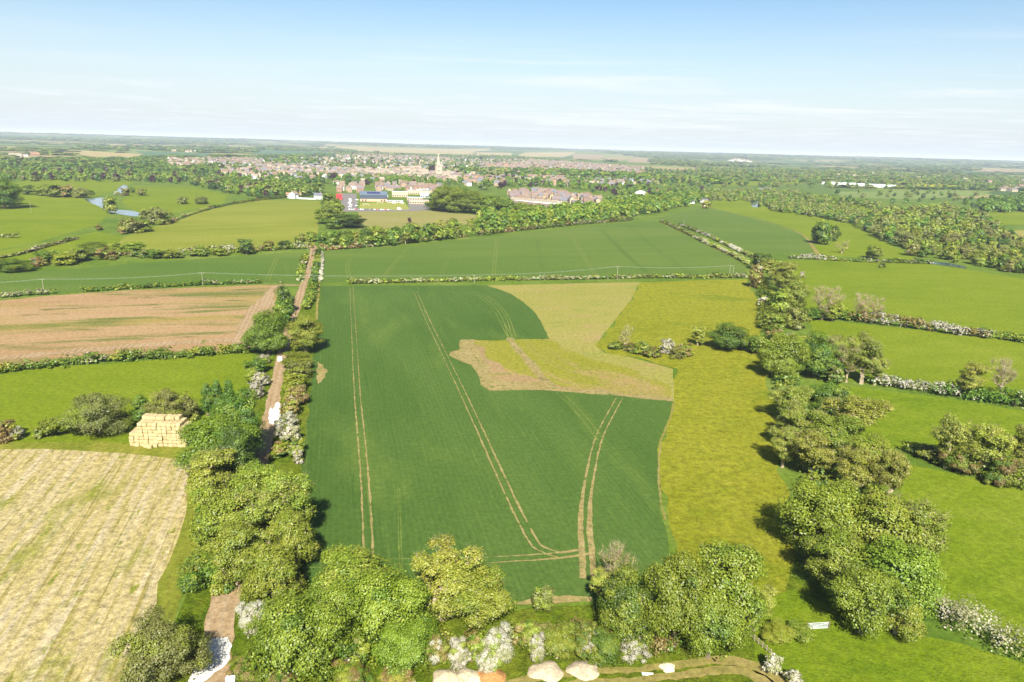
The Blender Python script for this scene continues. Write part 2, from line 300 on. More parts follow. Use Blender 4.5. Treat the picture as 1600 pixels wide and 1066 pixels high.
def build_ground():
    rr = np.concatenate([[0.0], np.geomspace(40, 34000, 120)]); nth = 220; th = np.linspace(0, 2 * math.pi, nth, endpoint=False)
    V = [(0, 0, 0)]
    for r in rr[1:]:
        x = r * np.cos(th); y = r * np.sin(th); z = terrain(x, y)
        V += list(zip(x, y, z))
    F = [(0, 1 + k, 1 + (k + 1) % nth) for k in range(nth)]
    for i in range(len(rr) - 2):
        for k in range(nth):
            a = 1 + i * nth + k; b = 1 + i * nth + (k + 1) % nth; F.append((a, a + nth, b + nth, b))
    # near: meadow; beyond about 1.2 km: a patchwork of fields
    m, t, b = new_mat('countryside', 0.95, 0.05); L = t.links
    g = nd(t, 'ShaderNodeNewGeometry')
    near = ramp(t, [(0.3, A(104, 140, 44)), (0.5, A(134, 162, 54)), (0.7, A(162, 178, 80))]); L.new(noise(t, mapped(t), 0.03, 8, 0.65), near.inputs[0])
    vo = nd(t, 'ShaderNodeTexVoronoi', feature='F1'); vo.inputs['Scale'].default_value = 1 / 420.0; vo.inputs['Randomness'].default_value = 0.9
    L.new(mapped(t, CROSSDIR, (1.5, 1, 1)), vo.inputs['Vector'])
    sp = nd(t, 'ShaderNodeSeparateColor'); L.new(vo.outputs['Color'], sp.inputs[0])
    pal = ramp(t, [(0.0, A(96, 132, 62)), (0.16, A(126, 154, 66)), (0.36, A(158, 174, 80)), (0.50, A(110, 140, 76)), (0.62, A(196, 186, 112)), (0.74, A(146, 164, 76)), (0.88, A(212, 190, 132))], 'CONSTANT')
    L.new(sp.outputs[0], pal.inputs[0])
    vd = nd(t, 'ShaderNodeVectorMath', operation='LENGTH'); L.new(g.outputs['Position'], vd.inputs[0])
    mr = nd(t, 'ShaderNodeMapRange'); L.new(vd.outputs['Value'], mr.inputs[0]); mr.inputs[1].default_value = 1500; mr.inputs[2].default_value = 1700
    mx = nd(t, 'ShaderNodeMix', data_type='RGBA'); L.new(mr.outputs[0], mx.inputs[0]); L.new(near.outputs[0], mx.inputs[6]); L.new(pal.outputs[0], mx.inputs[7])
    gn = noise(t, mapped(t), 0.4, 7, 0.88); gf = mth(t, 'ADD', mth(t, 'MULTIPLY', mth(t, 'SUBTRACT', gn, 0.5), 3.0), 1.0); vm = nd(t, 'ShaderNodeVectorMath', operation='SCALE'); L.new(mx.outputs[2], vm.inputs[0]); L.new(gf, vm.inputs['Scale']); L.new(vm.outputs[0], b.inputs['Base Color'])
    o = link('ground', mesh('ground', V, F, [m], smooth=True)); tag(o, kind='structure')
build_ground()

LAYER = [0]; SN = [0]
def resample(P, step, closed=True):
    out = []; n = len(P)
    for i in range(n if closed else n - 1):
        a = P[i]; b = P[(i + 1) % n]; k = max(1, int(np.linalg.norm(b - a) / step))
        out += [a + (b - a) * j / k for j in range(k)]
    if not closed: out.append(P[-1])
    return np.array(out)
def sheet(name, pix, mat, z=None, rag=0.5, step=4.0, kind='structure', world=None, smoothc=True):
    P = np.array([G(*p) for p in pix]) if world is None else np.array(world, float)
    far = np.mean([np.hypot(p[0], p[1]) for p in P])
    step = max(step, far / 70)
    Q = resample(P, step)
    if rag:
        nr = np.roll(Q, -1, 0) - np.roll(Q, 1, 0); nr = np.stack([-nr[:, 1], nr[:, 0], 0 * nr[:, 0]], 1); nr /= np.linalg.norm(nr, axis=1)[:, None] + 1e-9
        Q = Q + nr * (vnoise(Q[:, 0], Q[:, 1], step * 2.1, 11)[:, None] - 0.5) * 2 * rag
    LAYER[0] += 1
    zz = 0.004 * LAYER[0] if z is None else z
    Q[:, 2] = zz + terrain(Q[:, 0], Q[:, 1]) * 1.0
    me = bpy.data.meshes.new(name); import bmesh
    bm = bmesh.new(); vs = [bm.verts.new(q) for q in Q]; f = bm.faces.new(vs)
    bmesh.ops.triangulate(bm, faces=[f], ngon_method='EAR_CLIP')
    for fc in bm.faces:
        if fc.normal.z < 0: fc.normal_flip()
    bm.to_mesh(me); bm.free(); me.materials.append(mats[mat] if isinstance(mat, str) else mat)
    o = link(name, me); tag(o, kind=kind); return o
def smooth_line(P, step):
    P = np.asarray(P, float)
    if len(P) > 2:
        out = []; Q = np.vstack([2 * P[0] - P[1], P, 2 * P[-1] - P[-2]])
        for i in range(1, len(Q) - 2):
            n = max(1, int(np.linalg.norm(Q[i + 1] - Q[i]) / step))
            for j in range(n):
                t = j / n; out.append(0.5 * ((2 * Q[i]) + (-Q[i - 1] + Q[i + 1]) * t + (2 * Q[i - 1] - 5 * Q[i] + 4 * Q[i + 1] - Q[i + 2]) * t * t + (-Q[i - 1] + 3 * Q[i] - 3 * Q[i + 1] + Q[i + 2]) * t ** 3))
        out.append(P[-1]); return np.array(out)
    return resample(P, step, False)
def strip(name, pix, width, mat, offs=(0.0,), rag=0.15, step=2.0, kind='structure', gap=0.0, world=None, za=0.0):
    P = np.array([G(*p) for p in pix]) if world is None else np.array(world, float); far = np.mean([np.hypot(p[0], p[1]) for p in P])
    Q = smooth_line(P, max(step, far / 120)); SN[0] += 1; z = 0.004 * (LAYER[0] + 1 + SN[0] % 6) + za
    d = np.gradient(Q, axis=0); n = np.stack([-d[:, 1], d[:, 0], 0 * d[:, 0]], 1); n /= np.linalg.norm(n, axis=1)[:, None] + 1e-9
    V = []; F = []
    wd = np.interp(np.linspace(0, 1, len(Q)), np.linspace(0, 1, len(width)), width) if hasattr(width, '__len__') else np.full(len(Q), width)
    for k, o in enumerate(offs):
        j = (rng.random(len(Q)) - 0.5) * 2 * rag; j2 = (rng.random(len(Q)) - 0.5) * 2 * rag
        a = Q + n * (o + wd / 2 + j)[:, None]; b = Q + n * (o - wd / 2 + j2)[:, None]; base = len(V)
        V += list(a) + list(b); m = len(Q)
        keep = vnoise(Q[:, 0] + 50 * k, Q[:, 1], 6.0, 5 + k) > gap
        F += [(base + i, base + m + i, base + m + i + 1, base + i + 1) for i in range(m - 1) if keep[i]]
    V = np.array(V); V[:, 2] = z + terrain(V[:, 0], V[:, 1])
    o = link(name, mesh(name, V, F, [mats[mat] if isinstance(mat, str) else mat])); tag(o, kind=kind); return o

# fields (picture outlines laid on the ground)
EXTRA_FAR = True
sheet('pasture', [(-60, 330), (120, 308), (150, 318), (170, 335), (150, 352), (60, 378), (-60, 402)], 'pasture')
sheet('pasture', [(-40, 300), (60, 278), (150, 280), (215, 283), (180, 297), (150, 307), (60, 316), (-40, 326)], 'pasture')
sheet('pasture', [(210, 290), (300, 292), (355, 305), (350, 318), (300, 328), (250, 337), (215, 333), (190, 316)], 'pasture')
sheet('pasture', [(-80, 405), (60, 382), (150, 362), (200, 372), (180, 392), (100, 402), (-80, 425)], 'pasture')
sheet('hill_field', [(170, 394), (195, 370), (262, 348), (330, 326), (400, 313), (500, 314), (497, 360), (490, 386), (380, 392)], 'hillfield')
sheet('crop_field', [(-80, 437), (0, 430), (100, 422), (220, 411), (340, 403), (440, 396), (472, 395), (468, 441), (340, 444), (200, 451), (80, 459), (-80, 472)], 'crop_far')
sheet('crop_field', [(505, 393), (560, 389), (640, 384), (720, 375), (800, 366), (900, 355), (990, 347), (1024, 346), (1062, 363), (1110, 386), (1166, 414), (1164, 433), (505, 442)], 'crop_far')
sheet('crop_field', [(1034, 340), (1075, 330), (1112, 326), (1200, 348), (1248, 364), (1268, 380), (1272, 396), (1178, 395), (1100, 366)], 'crop_far')
sheet('pasture', [(1100, 322), (1130, 309), (1165, 312), (1200, 325), (1290, 340), (1330, 350), (1370, 372), (1442, 408), (1280, 399), (1272, 380), (1250, 362), (1200, 345)], 'pasture')
sheet('ploughed_field', [(-80, 478), (0, 470), (80, 462), (200, 454), (340, 448), (440, 444), (432, 470), (405, 510), (392, 546), (300, 552), (150, 562), (-80, 580)], 'soil_left', rag=0.8)
sheet('pasture', [(-80, 588), (0, 578), (150, 570), (392, 550), (402, 565), (392, 640), (360, 700), (-80, 700)], 'pasture')
sheet('stubble_field', [(-150, 690), (0, 692), (150, 690), (305, 700), (330, 760), (325, 830), (300, 900), (262, 1000), (230, 1120), (-200, 1120)], 'stubble_edge', rag=0.8)
sheet('stubble_field', [(-150, 700), (60, 702), (190, 709), (296, 718), (293, 790), (272, 850), (240, 945), (205, 1010), (178, 1120), (-200, 1120)], 'stubble', rag=0.6, step=3)
sheet('verge', [(400, 560), (425, 560), (455, 500), (470, 445), (505, 445), (500, 520), (490, 590), (475, 700), (462, 900), (455, 985), (420, 1010), (420, 1120), (240, 1120), (262, 1000), (300, 900), (330, 790), (380, 680)], 'verge')
sheet('verge', [(455, 965), (700, 957), (920, 945), (1060, 920), (1240, 900), (1400, 990), (1700, 1060), (1700, 1160), (420, 1160), (420, 1000)], 'verge')
sheet('meadow', [(1000, 441), (1168, 437), (1186, 480), (1192, 530), (1200, 600), (1215, 680), (1232, 780), (1245, 860), (1230, 930), (1150, 985), (1040, 960), (1052, 880), (1045, 835), (1032, 790), (1027, 740), (1031, 690), (1045, 650), (1052, 626), (1052, 577), (985, 558), (945, 552), (930, 540), (955, 508), (985, 470)], 'yellow', rag=2.2, step=2.5)
sheet('pasture', [(1215, 408), (1300, 405), (1400, 408), (1460, 414), (1600, 436), (1750, 455), (1750, 545), (1600, 523), (1430, 505), (1262, 488)], 'pasture')
sheet('pasture', [(1262, 498), (1430, 515), (1600, 533), (1750, 553), (1750, 655), (1600, 632), (1470, 612), (1300, 592)], 'pasture')
sheet('pasture', [(1300, 600), (1470, 622), (1600, 642), (1750, 665), (1750, 770), (1600, 745), (1440, 700), (1340, 700)], 'pasture2')
sheet('pasture', [(1400, 722), (1600, 765), (1750, 790), (1750, 1080), (1600, 1000), (1430, 930)], 'pasture2')
sheet('pasture', [(1180, 940), (1240, 920), (1400, 985), (1500, 1005), (1620, 1045), (1750, 1160), (1180, 1160)], 'pasture2')
sheet('young_crop', [(748, 447), (1000, 441), (985, 470), (955, 508), (930, 540), (945, 552), (985, 558), (1052, 577), (1052, 626), (960, 618), (850, 610), (850, 530), (858, 530), (848, 508), (830, 482), (800, 460), (762, 447)], 'tan', rag=0.4, step=3)
sheet('bare_patch', [(716, 532), (862, 531), (885, 545), (930, 562), (990, 580), (1040, 602), (1048, 622), (960, 617), (850, 609), (768, 611), (752, 600), (737, 572), (722, 566), (706, 562), (702, 552), (714, 548)], 'tan_low', rag=2.6, step=1.6)
sheet('bare_soil', [(698, 529), (738, 530), (748, 545), (765, 562), (790, 582), (835, 595), (900, 606), (980, 614), (975, 624), (850, 614), (760, 615), (730, 580), (695, 562)], 'soil', rag=3.5, step=2.0)
sheet('bare_strip', [(716, 530), (738, 532), (750, 556), (772, 590), (800, 598), (850, 604), (960, 613), (1050, 623), (1050, 627), (960, 620), (850, 611), (768, 612), (750, 600), (735, 572), (722, 567), (703, 563), (701, 550), (716, 549)], 'rut', rag=1.8, step=1.2)
sheet('crop_field', [(502, 447), (760, 446), (800, 460), (830, 482), (848, 508), (858, 530), (790, 530), (719, 531), (716, 540), (717, 547), (703, 550), (702, 556), (712, 560), (724, 567), (735, 571), (746, 588), (751, 602), (766, 611), (850, 610), (960, 618), (1052, 628), (1045, 650), (1031, 690), (1027, 740), (1032, 790), (1045, 835), (1050, 890), (1040, 925), (1000, 932), (900, 941), (800, 950), (700, 957), (455, 965), (466, 800), (480, 660), (492, 540)], 'crop', rag=0.7, step=1.3)
strip('bare_strip', [(796, 528), (804, 540), (830, 570), (862, 606)], (2.4, 3.4, 3.6, 3.2), 'rut', rag=0.8)
strip('tractor_track', [(735, 455), (760, 465), (785, 492), (798, 528)], (0.3, 0.4, 0.5), 'rut_faint', (-0.95, 0.95, 2.4), 0.1, 1.5)
strip('bare_strip', [(497, 566), (503, 582), (497, 600)], (1, 3.6, 1), 'rut', rag=0.6)
strip('bare_strip', [(800, 944), (855, 939), (925, 938)], (0.7, 2.5, 1.0), 'rut', rag=0.4)
# worn wheel lines
two = (-0.95, 0.95)
strip('tractor_track', [(549, 447), (553, 520), (558, 610), (566, 700), (572, 780), (576, 880)], (0.22, 0.18, 0.22, 0.34, 0.46), 'rut', two, 0.12, 1.2, gap=0.04)
strip('tractor_track', [(649, 455), (668, 500), (690, 545), (735, 640), (785, 750), (825, 832), (845, 858), (875, 868)], (0.15, 0.24, 0.24, 0.22, 0.32, 0.46, 0.4), 'rut', two, 0.12, 1.2, gap=0.06)
strip('tractor_track', [(919, 905), (917, 860), (914, 820), (919, 760), (934, 690), (950, 655), (968, 622)], (1.2, 1.3, 0.55, 0.42, 0.34, 0.28), 'rut', (-1.0, 1.0), 0.12, 1.2)
strip('tractor_track', [(939, 688), (905, 645), (872, 612)], (0.35, 0.25), 'rut_faint', two, 0.08, 1.2)
strip('tractor_track', [(760, 876), (830, 872), (880, 868), (918, 862)], (0.16, 0.3, 0.55, 0.9), 'rut', two, 0.12, 1.2)
strip('tractor_track', [(470, 884), (520, 882), (640, 878), (760, 876)], 0.14, 'rut_faint', two, 0.05, 1.2)
strip('tractor_track', [(798, 530), (785, 505), (770, 480), (745, 462), (700, 456)], (0.4, 0.3, 0.25, 0.2), 'rut_faint', two, 0.08, 1.5)
strip('tractor_track', [(502, 453), (650, 452), (740, 452)], 0.3, 'rut_dark', two, 0.05, 2)
strip('tractor_track', [(640, 470), (700, 600), (745, 700)], 0.14, 'rut_dark', (-4, -2.2), 0.05, 2)
for nm, pts in enumerate([[(621, 760), (623, 860)], [(478, 650), (474, 760)], [(622, 800), (625, 900)]]):
    strip('tractor_track', pts, 0.12, 'rut_faint', (0.0, 0.5), 0.05, 1.0, gap=0.35)
for pts, w, mt in [([(546, 404), (543, 420), (547, 438)], .5, 'rut_faint'), ([(638, 387), (618, 410), (597, 436)], .6, 'rut_faint'), ([(707, 380), (690, 430)], .22, 'rut_faint'), ([(776, 374), (771, 436)], .6, 'rut_faint'), ([(838, 372), (848, 420)], .2, 'rut_dark'), ([(889, 362), (930, 430)], .6, 'rut_faint'), ([(940, 360), (972, 392), (1010, 426)], .5, 'rut_dark'), ([(978, 352), (1040, 400), (1078, 428)], .25, 'rut_dark'), ([(432, 404), (418, 438)], .6, 'rut_faint'), ([(448, 415), (447, 436)], .2, 'rut_faint'), ([(1231, 371), (1236, 392)], .3, 'rut_faint'), ([(420, 438), (445, 443)], .6, 'rut_faint')]:
    strip('tractor_track', pts, w, mt, two, 0.06, 3)
for pts in [[(820, 532), (850, 560), (900, 585), (960, 600), (1010, 596)], [(850, 545), (905, 575), (980, 590), (1005, 585)], [(840, 590), (930, 605), (1040, 618)], [(998, 590), (1010, 604), (996, 615)], [(1012, 592), (1006, 606), (1012, 618)]]:
    strip('tractor_track', pts, 0.3, 'rut', two, 0.08, 2, gap=0.15)
strip('field_edge', [(1054, 628), (1048, 650), (1033, 690), (1029, 740), (1034, 790), (1047, 835)], 0.5, 'path', (0,), 0.2, 1.2, gap=0.1)
strip('field_edge', [(1030, 347), (1064, 362), (1112, 386), (1162, 410)], 1.6, 'path', (0,), 0.3, 3)
strip('field_edge', [(1110, 324), (1200, 348), (1252, 366), (1280, 400)], (1, 1.2, 4), 'path', (0,), 0.4, 3)
strip('field_edge', [(503, 400), (500, 430), (498, 452), (494, 500)], 1.0, 'path', (0,), 0.3, 3)
# the dirt track, side tracks and worn paths
strip('dirt_track', [(318, 1120), (330, 1050), (342, 985), (352, 930), (372, 850), (395, 760), (418, 670), (432, 600), (440, 560), (456, 500), (473, 450), (484, 415), (490, 392), (488, 384)], (5.2, 5.0, 4.6, 4.0, 3.8, 4.4, 4.6, 4.4, 3.8, 4.0, 4.2, 5.5, 6.0), 'track', (0,), 0.35, 1.6)
strip('dirt_track', [(390, 543), (402, 500), (420, 462), (432, 447), (478, 446)], (16, 14, 12, 3.5, 2.5), 'track', (0,), 0.8, 2.5)
strip('dirt_track', [(-60, 566), (120, 549), (260, 537), (390, 530)], (5, 6, 6, 5), 'track', (0,), 0.8, 2.5)
strip('grass_path', [(760, 1100), (800, 1078), (880, 1062), (980, 1056), (1060, 1048), (1130, 1040), (1172, 1046), (1205, 1066), (1230, 1110)], (1.4, 1.4, 1.4, 1.2, 1.4, 1.8, 2.6, 3.0), 'path', (-1.1, 1.1), 0.3, 1.2)
strip('chalk_gravel', [(303, 1068), (318, 1050), (332, 1030), (338, 1012), (343, 998)], (2.0, 4.6, 5.4, 4.8, 2.6), 'chalk', (0,), 0.35, 0.8, kind='stuff', za=.04)
strip('chalk_gravel', [(427, 664), (430, 650), (433, 636), (434, 629)], (1.2, 3.2, 2.6, 0.8), 'chalk', (0,), 0.2, 0.8, kind='stuff', za=.04)
strip('chalk_gravel', [(422, 662), (422, 650), (424, 638)], (0.5, 1.0, 0.6), 'chalk', (0,), 0.3, 0.8, kind='stuff', gap=0.3, za=.04)
strip('chalk_gravel', [(360, 862), (366, 845), (372, 830)], (1.2, 1.6, 0.8), 'chalk', (0,), 0.3, 0.8, kind='stuff', gap=0.2, za=.04)
# water
LAYER[0] = 32
sheet('river', [(132, 312), (158, 309), (171, 311), (176, 320), (186, 328), (206, 330), (224, 334), (216, 339), (196, 337), (176, 332), (162, 327), (146, 319)], 'water', rag=1.5)
sheet('river', [(180, 303), (184, 294), (193, 289), (200, 290), (197, 296), (190, 302)], 'water', rag=1.0)
sheet('river', [(1172, 314), (1186, 313), (1188, 324), (1176, 324)], 'water', rag=1)
sheet('pond', [(1106, 284), (1121, 282), (1124, 285), (1110, 288)], 'water', rag=1)
sheet('river', [(1425, 402), (1445, 407), (1480, 411), (1510, 417), (1510, 420), (1475, 415), (1440, 410)], 'water', rag=.5)
LAYER[0] = 4
# school grounds and the fields round and beyond the town
sheet('playing_field', [(560, 331), (665, 329), (790, 340), (770, 350), (700, 352), (640, 356), (560, 360)], 'dryfield')
sheet('sports_pitch', [(563, 317), (632, 316), (641, 328), (560, 329)], 'pitch', rag=0)
sheet('car_park', [(530, 302), (557, 303), (558, 326), (620, 328), (650, 327), (660, 330), (535, 331)], 'tarmac', rag=0)
sheet('yard', [(636, 312), (668, 311), (672, 329), (640, 328)], 'tarmac', rag=0)
for pts, mt in [([(135, 236), (220, 241), (214, 249), (150, 245), (95, 239)], 'gold'), ([(500, 229), (596, 233), (676, 235), (770, 237), (690, 241), (600, 238), (560, 236), (500, 233)], 'gold'),
                ([(690, 238), (800, 240), (800, 244), (720, 244)], 'gold'), ([(820, 240), (900, 241), (880, 246), (800, 245)], 'gold'),
                ([(896, 242), (945, 244), (935, 250), (895, 248)], 'sandfield'), ([(948, 246), (980, 247), (968, 252), (940, 250)], 'sandfield'), ([(985, 247), (1018, 249), (1014, 255), (980, 254)], 'sandfield'),
                ([(1425, 287), (1502, 290), (1498, 293), (1422, 291)], 'rape'), ([(1500, 263), (1700, 270), (1700, 276), (1530, 268)], 'sandfield'),
                ([(400, 234), (500, 236), (545, 241), (480, 243), (400, 240)], 'bluefield'), ([(120, 229), (230, 234), (260, 238), (200, 239), (100, 234)], 'palefield'),
                ([(1020, 252), (1100, 250), (1160, 256), (1100, 262), (1020, 260)], 'palefield'), ([(1500, 256), (1700, 262), (1700, 266), (1500, 261)], 'bluefield'),
                ([(1300, 300), (1500, 298), (1560, 304), (1420, 312), (1320, 308)], 'palefield'), ([(1330, 330), (1240, 318), (1260, 310), (1340, 316), (1420, 326)], 'pasture'),
                ([(1500, 340), (1560, 330), (1700, 336), (1700, 350), (1540, 352)], 'pasture'), ([(1540, 362), (1700, 356), (1700, 378), (1560, 376)], 'tan'),
                ([(1110, 262), (1180, 268), (1140, 274), (1080, 270)], 'palefield'), ([(1100, 276), (1260, 280), (1250, 288), (1120, 292)], 'pasture'), ([(1010, 296), (1060, 294), (1072, 298), (1020, 303)], 'soil'),
                ([(210, 236), (330, 240), (320, 245), (230, 243)], 'bluefield'), ([(0, 246), (120, 248), (150, 254), (0, 256)], 'palefield')]:
    sheet('far_field', pts, mt, rag=0)

# ------------------------------------------------------------------ foliage
KL = 2.35
def lc(r, g, b): return np.array([v / KL for v in lin((r, g, b))])
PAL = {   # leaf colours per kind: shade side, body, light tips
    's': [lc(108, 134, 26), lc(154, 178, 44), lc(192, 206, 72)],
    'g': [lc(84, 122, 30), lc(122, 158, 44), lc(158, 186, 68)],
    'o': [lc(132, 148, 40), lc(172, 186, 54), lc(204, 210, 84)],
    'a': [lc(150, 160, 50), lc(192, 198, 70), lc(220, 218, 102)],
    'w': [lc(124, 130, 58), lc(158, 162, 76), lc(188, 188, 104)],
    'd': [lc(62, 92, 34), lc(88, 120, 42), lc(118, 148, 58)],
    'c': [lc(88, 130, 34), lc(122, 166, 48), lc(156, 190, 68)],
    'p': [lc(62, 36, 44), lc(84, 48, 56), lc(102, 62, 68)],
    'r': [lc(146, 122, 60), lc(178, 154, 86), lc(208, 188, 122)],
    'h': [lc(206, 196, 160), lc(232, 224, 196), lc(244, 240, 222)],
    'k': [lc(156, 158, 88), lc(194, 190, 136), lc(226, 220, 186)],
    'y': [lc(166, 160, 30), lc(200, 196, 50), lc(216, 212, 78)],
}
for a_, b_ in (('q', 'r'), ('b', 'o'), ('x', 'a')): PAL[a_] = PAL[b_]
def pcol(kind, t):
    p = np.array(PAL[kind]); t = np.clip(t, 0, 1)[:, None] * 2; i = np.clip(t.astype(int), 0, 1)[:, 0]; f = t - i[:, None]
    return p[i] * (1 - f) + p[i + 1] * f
def rdir(r, n):
    d = r.normal(size=(n, 3)); return d / np.linalg.norm(d, axis=1)[:, None]
def leaves(r, cen, rad, k, size, cc, kinds, tint, flat=0.75, up=0.3, shell=0.5, far=0.0):
    """k leaf quads in each clump: returns (n*4,3) vertices and (n,3) colours"""
    n = len(cen); N = n * k; ci = np.repeat(np.arange(n), k); d = rdir(r, N)
    d[:, 2] = np.where((d[:, 2] < -0.3) & (r.random(N) < 0.6), -d[:, 2], d[:, 2])
    rr = np.asarray(rad)[ci] * (shell + (1 - shell) * r.random(N) ** 0.6) * (0.85 + 0.3 * r.random(N)) * np.where(r.random(N) < .10, 1.15 + .35 * r.random(N), 1.0)
    p = cen[ci] + d * rr[:, None] * np.array([1, 1, flat])
    o = cen[ci] - cc; o /= np.linalg.norm(o, axis=1)[:, None] + 1e-6
    nn = d * 0.8 + o * 0.5 + rdir(r, N) * (0.65 - .35 * far) + np.array([0, 0, up]); nn /= np.linalg.norm(nn, axis=1)[:, None]
    t = np.cross(nn, rdir(r, N)); t /= np.linalg.norm(t, axis=1)[:, None] + 1e-6; b = np.cross(nn, t)
    s = size * (0.6 + 0.8 * r.random(N)); a = s[:, None] * 0.5; e = a * (0.6 + 0.4 * r.random(N))[:, None]
    V = np.stack([p - t * a - b * e * .5, p + t * a * .4 - b * e, p + t * a + b * e * .3, p - t * a * .5 + b * e], 1)
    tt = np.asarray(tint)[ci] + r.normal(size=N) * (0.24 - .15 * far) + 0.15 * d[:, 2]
    kk = np.asarray(kinds)[ci]; col = np.zeros((N, 3))
    for q in set(kk.tolist()): m = kk == q; col[m] = pcol(q, tt[m])
    return V.reshape(-1, 3), col

def crown_points(r, h, w, z0, n, shape, lump=0.22, ret=False):
    """clump centres: the crown is a handful of uneven lobes, each covered in leaf clumps, with gaps between"""
    H_ = h - z0; env = {'dome': lambda f: (1.0 if f < .45 else 1 - .9 * (f - .45) ** 1.6), 'vase': lambda f: .45 + .75 * f - .55 * max(0, f - .7) ** 1, 'cone': lambda f: 1.05 * (1 - f) ** .75 + .05, 'tall': lambda f: 1.0}[shape]
    nl = {'dome': 11, 'vase': 10, 'cone': 14, 'tall': 9}[shape]; lobes = []
    tries = 0
    while len(lobes) < nl and tries < 900:
        tries += 1; f = .12 + .76 * r.random(); a = r.random() * 6.283; q = (.15 + .62 * r.random() ** .6) * env(f) * w / 2
        lr = (.15 + .09 * r.random()) * w * (.55 if shape == 'cone' else .85 if shape == 'vase' else 1.0) * (1.05 - .35 * f); p = np.array([math.cos(a) * q, math.sin(a) * q, z0 + f * H_])
        if any(np.linalg.norm(p - b[:3]) < .78 * (lr + b[3]) for b in lobes): continue
        lobes.append(np.array([*p, lr]))
    lobes.append(np.array([r.normal() * .04 * w, r.normal() * .04 * w, z0 + H_ * .84, .13 * w])); lobes.append(np.array([0, 0, z0 + H_ * .42, .24 * w * (.5 if shape == 'cone' else 1)]))
    L = np.array(lobes); A_ = L[:, 3] ** 2; A_ /= A_.sum(); C0 = []; tries = 0
    while len(C0) < n and tries < n * 60:
        tries += 1; b = L[r.choice(len(L), p=A_)]; d = rdir(r, 1)[0]; p = b[:3] + d * b[3] * (.82 + .2 * r.random()) * np.array([1, 1, .85])
        if p[2] < z0 * .9 or p[2] > h: continue
        ins = np.linalg.norm((L[:, :3] - p) / np.array([1, 1, .85]), axis=1) < L[:, 3] * .78
        if ins.any(): continue
        if C0 and min(np.sum((np.array(C0) - p) ** 2, axis=1)) < (0.30 * w / n ** 0.5) ** 2: continue
        C0.append(p)
    return np.array(C0)

def skeleton(r, pts, h, tr, nside=5, twig=0, lean=0.0, twlen=1.2, minr=0.035):
    """trunk and limbs: every clump centre joins the nearest branch below it"""
    base = np.array([0, 0, -0.3]); nodes = [base]; par = [-1]
    fork = h * (0.18 + 0.1 * r.random())
    for i in range(1, 5): nodes.append(np.array([lean * i * .1 + r.normal() * .06, r.normal() * .06, fork * i / 4])); par.append(i - 1)
    order = np.argsort(np.linalg.norm(pts - np.array([0, 0, fork]), axis=1)); tips = []
    for i in order:
        p = pts[i]; A = np.array(nodes); dist = np.linalg.norm(A - p, axis=1) + np.where(A[:, 2] > p[2] - 0.1, 6.0, 0) + np.where(A[:, 2] < fork * .7, 4.0, 0)
        j = int(np.argmin(dist)); q = nodes[j]; n = max(1, int(np.linalg.norm(p - q) / (h * 0.09)))
        for k in range(1, n + 1):
            t = k / n; m = q + (p - q) * t; m = m + np.array([0, 0, -0.10 * np.linalg.norm(p - q) * math.sin(math.pi * t)]) + (r.normal(size=3) * 0.03 * h * 0.25 if k < n else 0)
            nodes.append(m); par.append(j if k == 1 else len(nodes) - 2)
        tips.append(len(nodes) - 1)
    cnt = np.zeros(len(nodes)); cnt[tips] = 1
    for i in range(len(nodes) - 1, 0, -1): cnt[par[i]] += cnt[i]
    tot = cnt[1]; rad = np.maximum(minr, tr * (cnt / tot) ** 0.45); rad[0] = tr * 1.35
    V = []; F = []
    A = np.array(nodes)
    for i in range(1, len(nodes)):
        a = A[par[i]]; b = A[i]; d = b - a; L = np.linalg.norm(d)
        if L < 1e-5: continue
        d = d / L; u = np.cross(d, [0.3, 0.1, 1.0] if abs(d[2]) < .9 else [1, 0, 0.1]); u /= np.linalg.norm(u); v = np.cross(d, u)
        ra = min(rad[par[i]], rad[i] * 1.35); rb = rad[i]; base = len(V); ns = nside if rb > 0.08 else 3
        for c_, rr_ in ((a - d * ra * .3, ra), (b, rb)):
            for k in range(ns):
                t = 2 * math.pi * k / ns; V.append(c_ + (u * math.cos(t) + v * math.sin(t)) * rr_)
        F += [(base + k, base + (k + 1) % ns, base + ns + (k + 1) % ns, base + ns + k) for k in range(ns)]
    if twig:
        for i in tips:
            p = A[i]; o = p - np.array([0, 0, fork]); o /= np.linalg.norm(o)
            for _ in range(twig):
                d = o * .8 + rdir(r, 1)[0] * .8 + np.array([0, 0, .3]); d /= np.linalg.norm(d); q = p + d * twlen * (0.6 + 0.8 * r.random()); u = np.cross(d, [0.2, 0.3, 1]); u /= np.linalg.norm(u); v = np.cross(d, u); base = len(V); w_ = minr * .9
                V += [p + u * w_, p - u * w_ * .5 + v * w_ * .8, p - u * w_ * .5 - v * w_ * .8, q]; F += [(base, base + 1, base + 3), (base + 1, base + 2, base + 3), (base + 2, base, base + 3)]
    return V, F

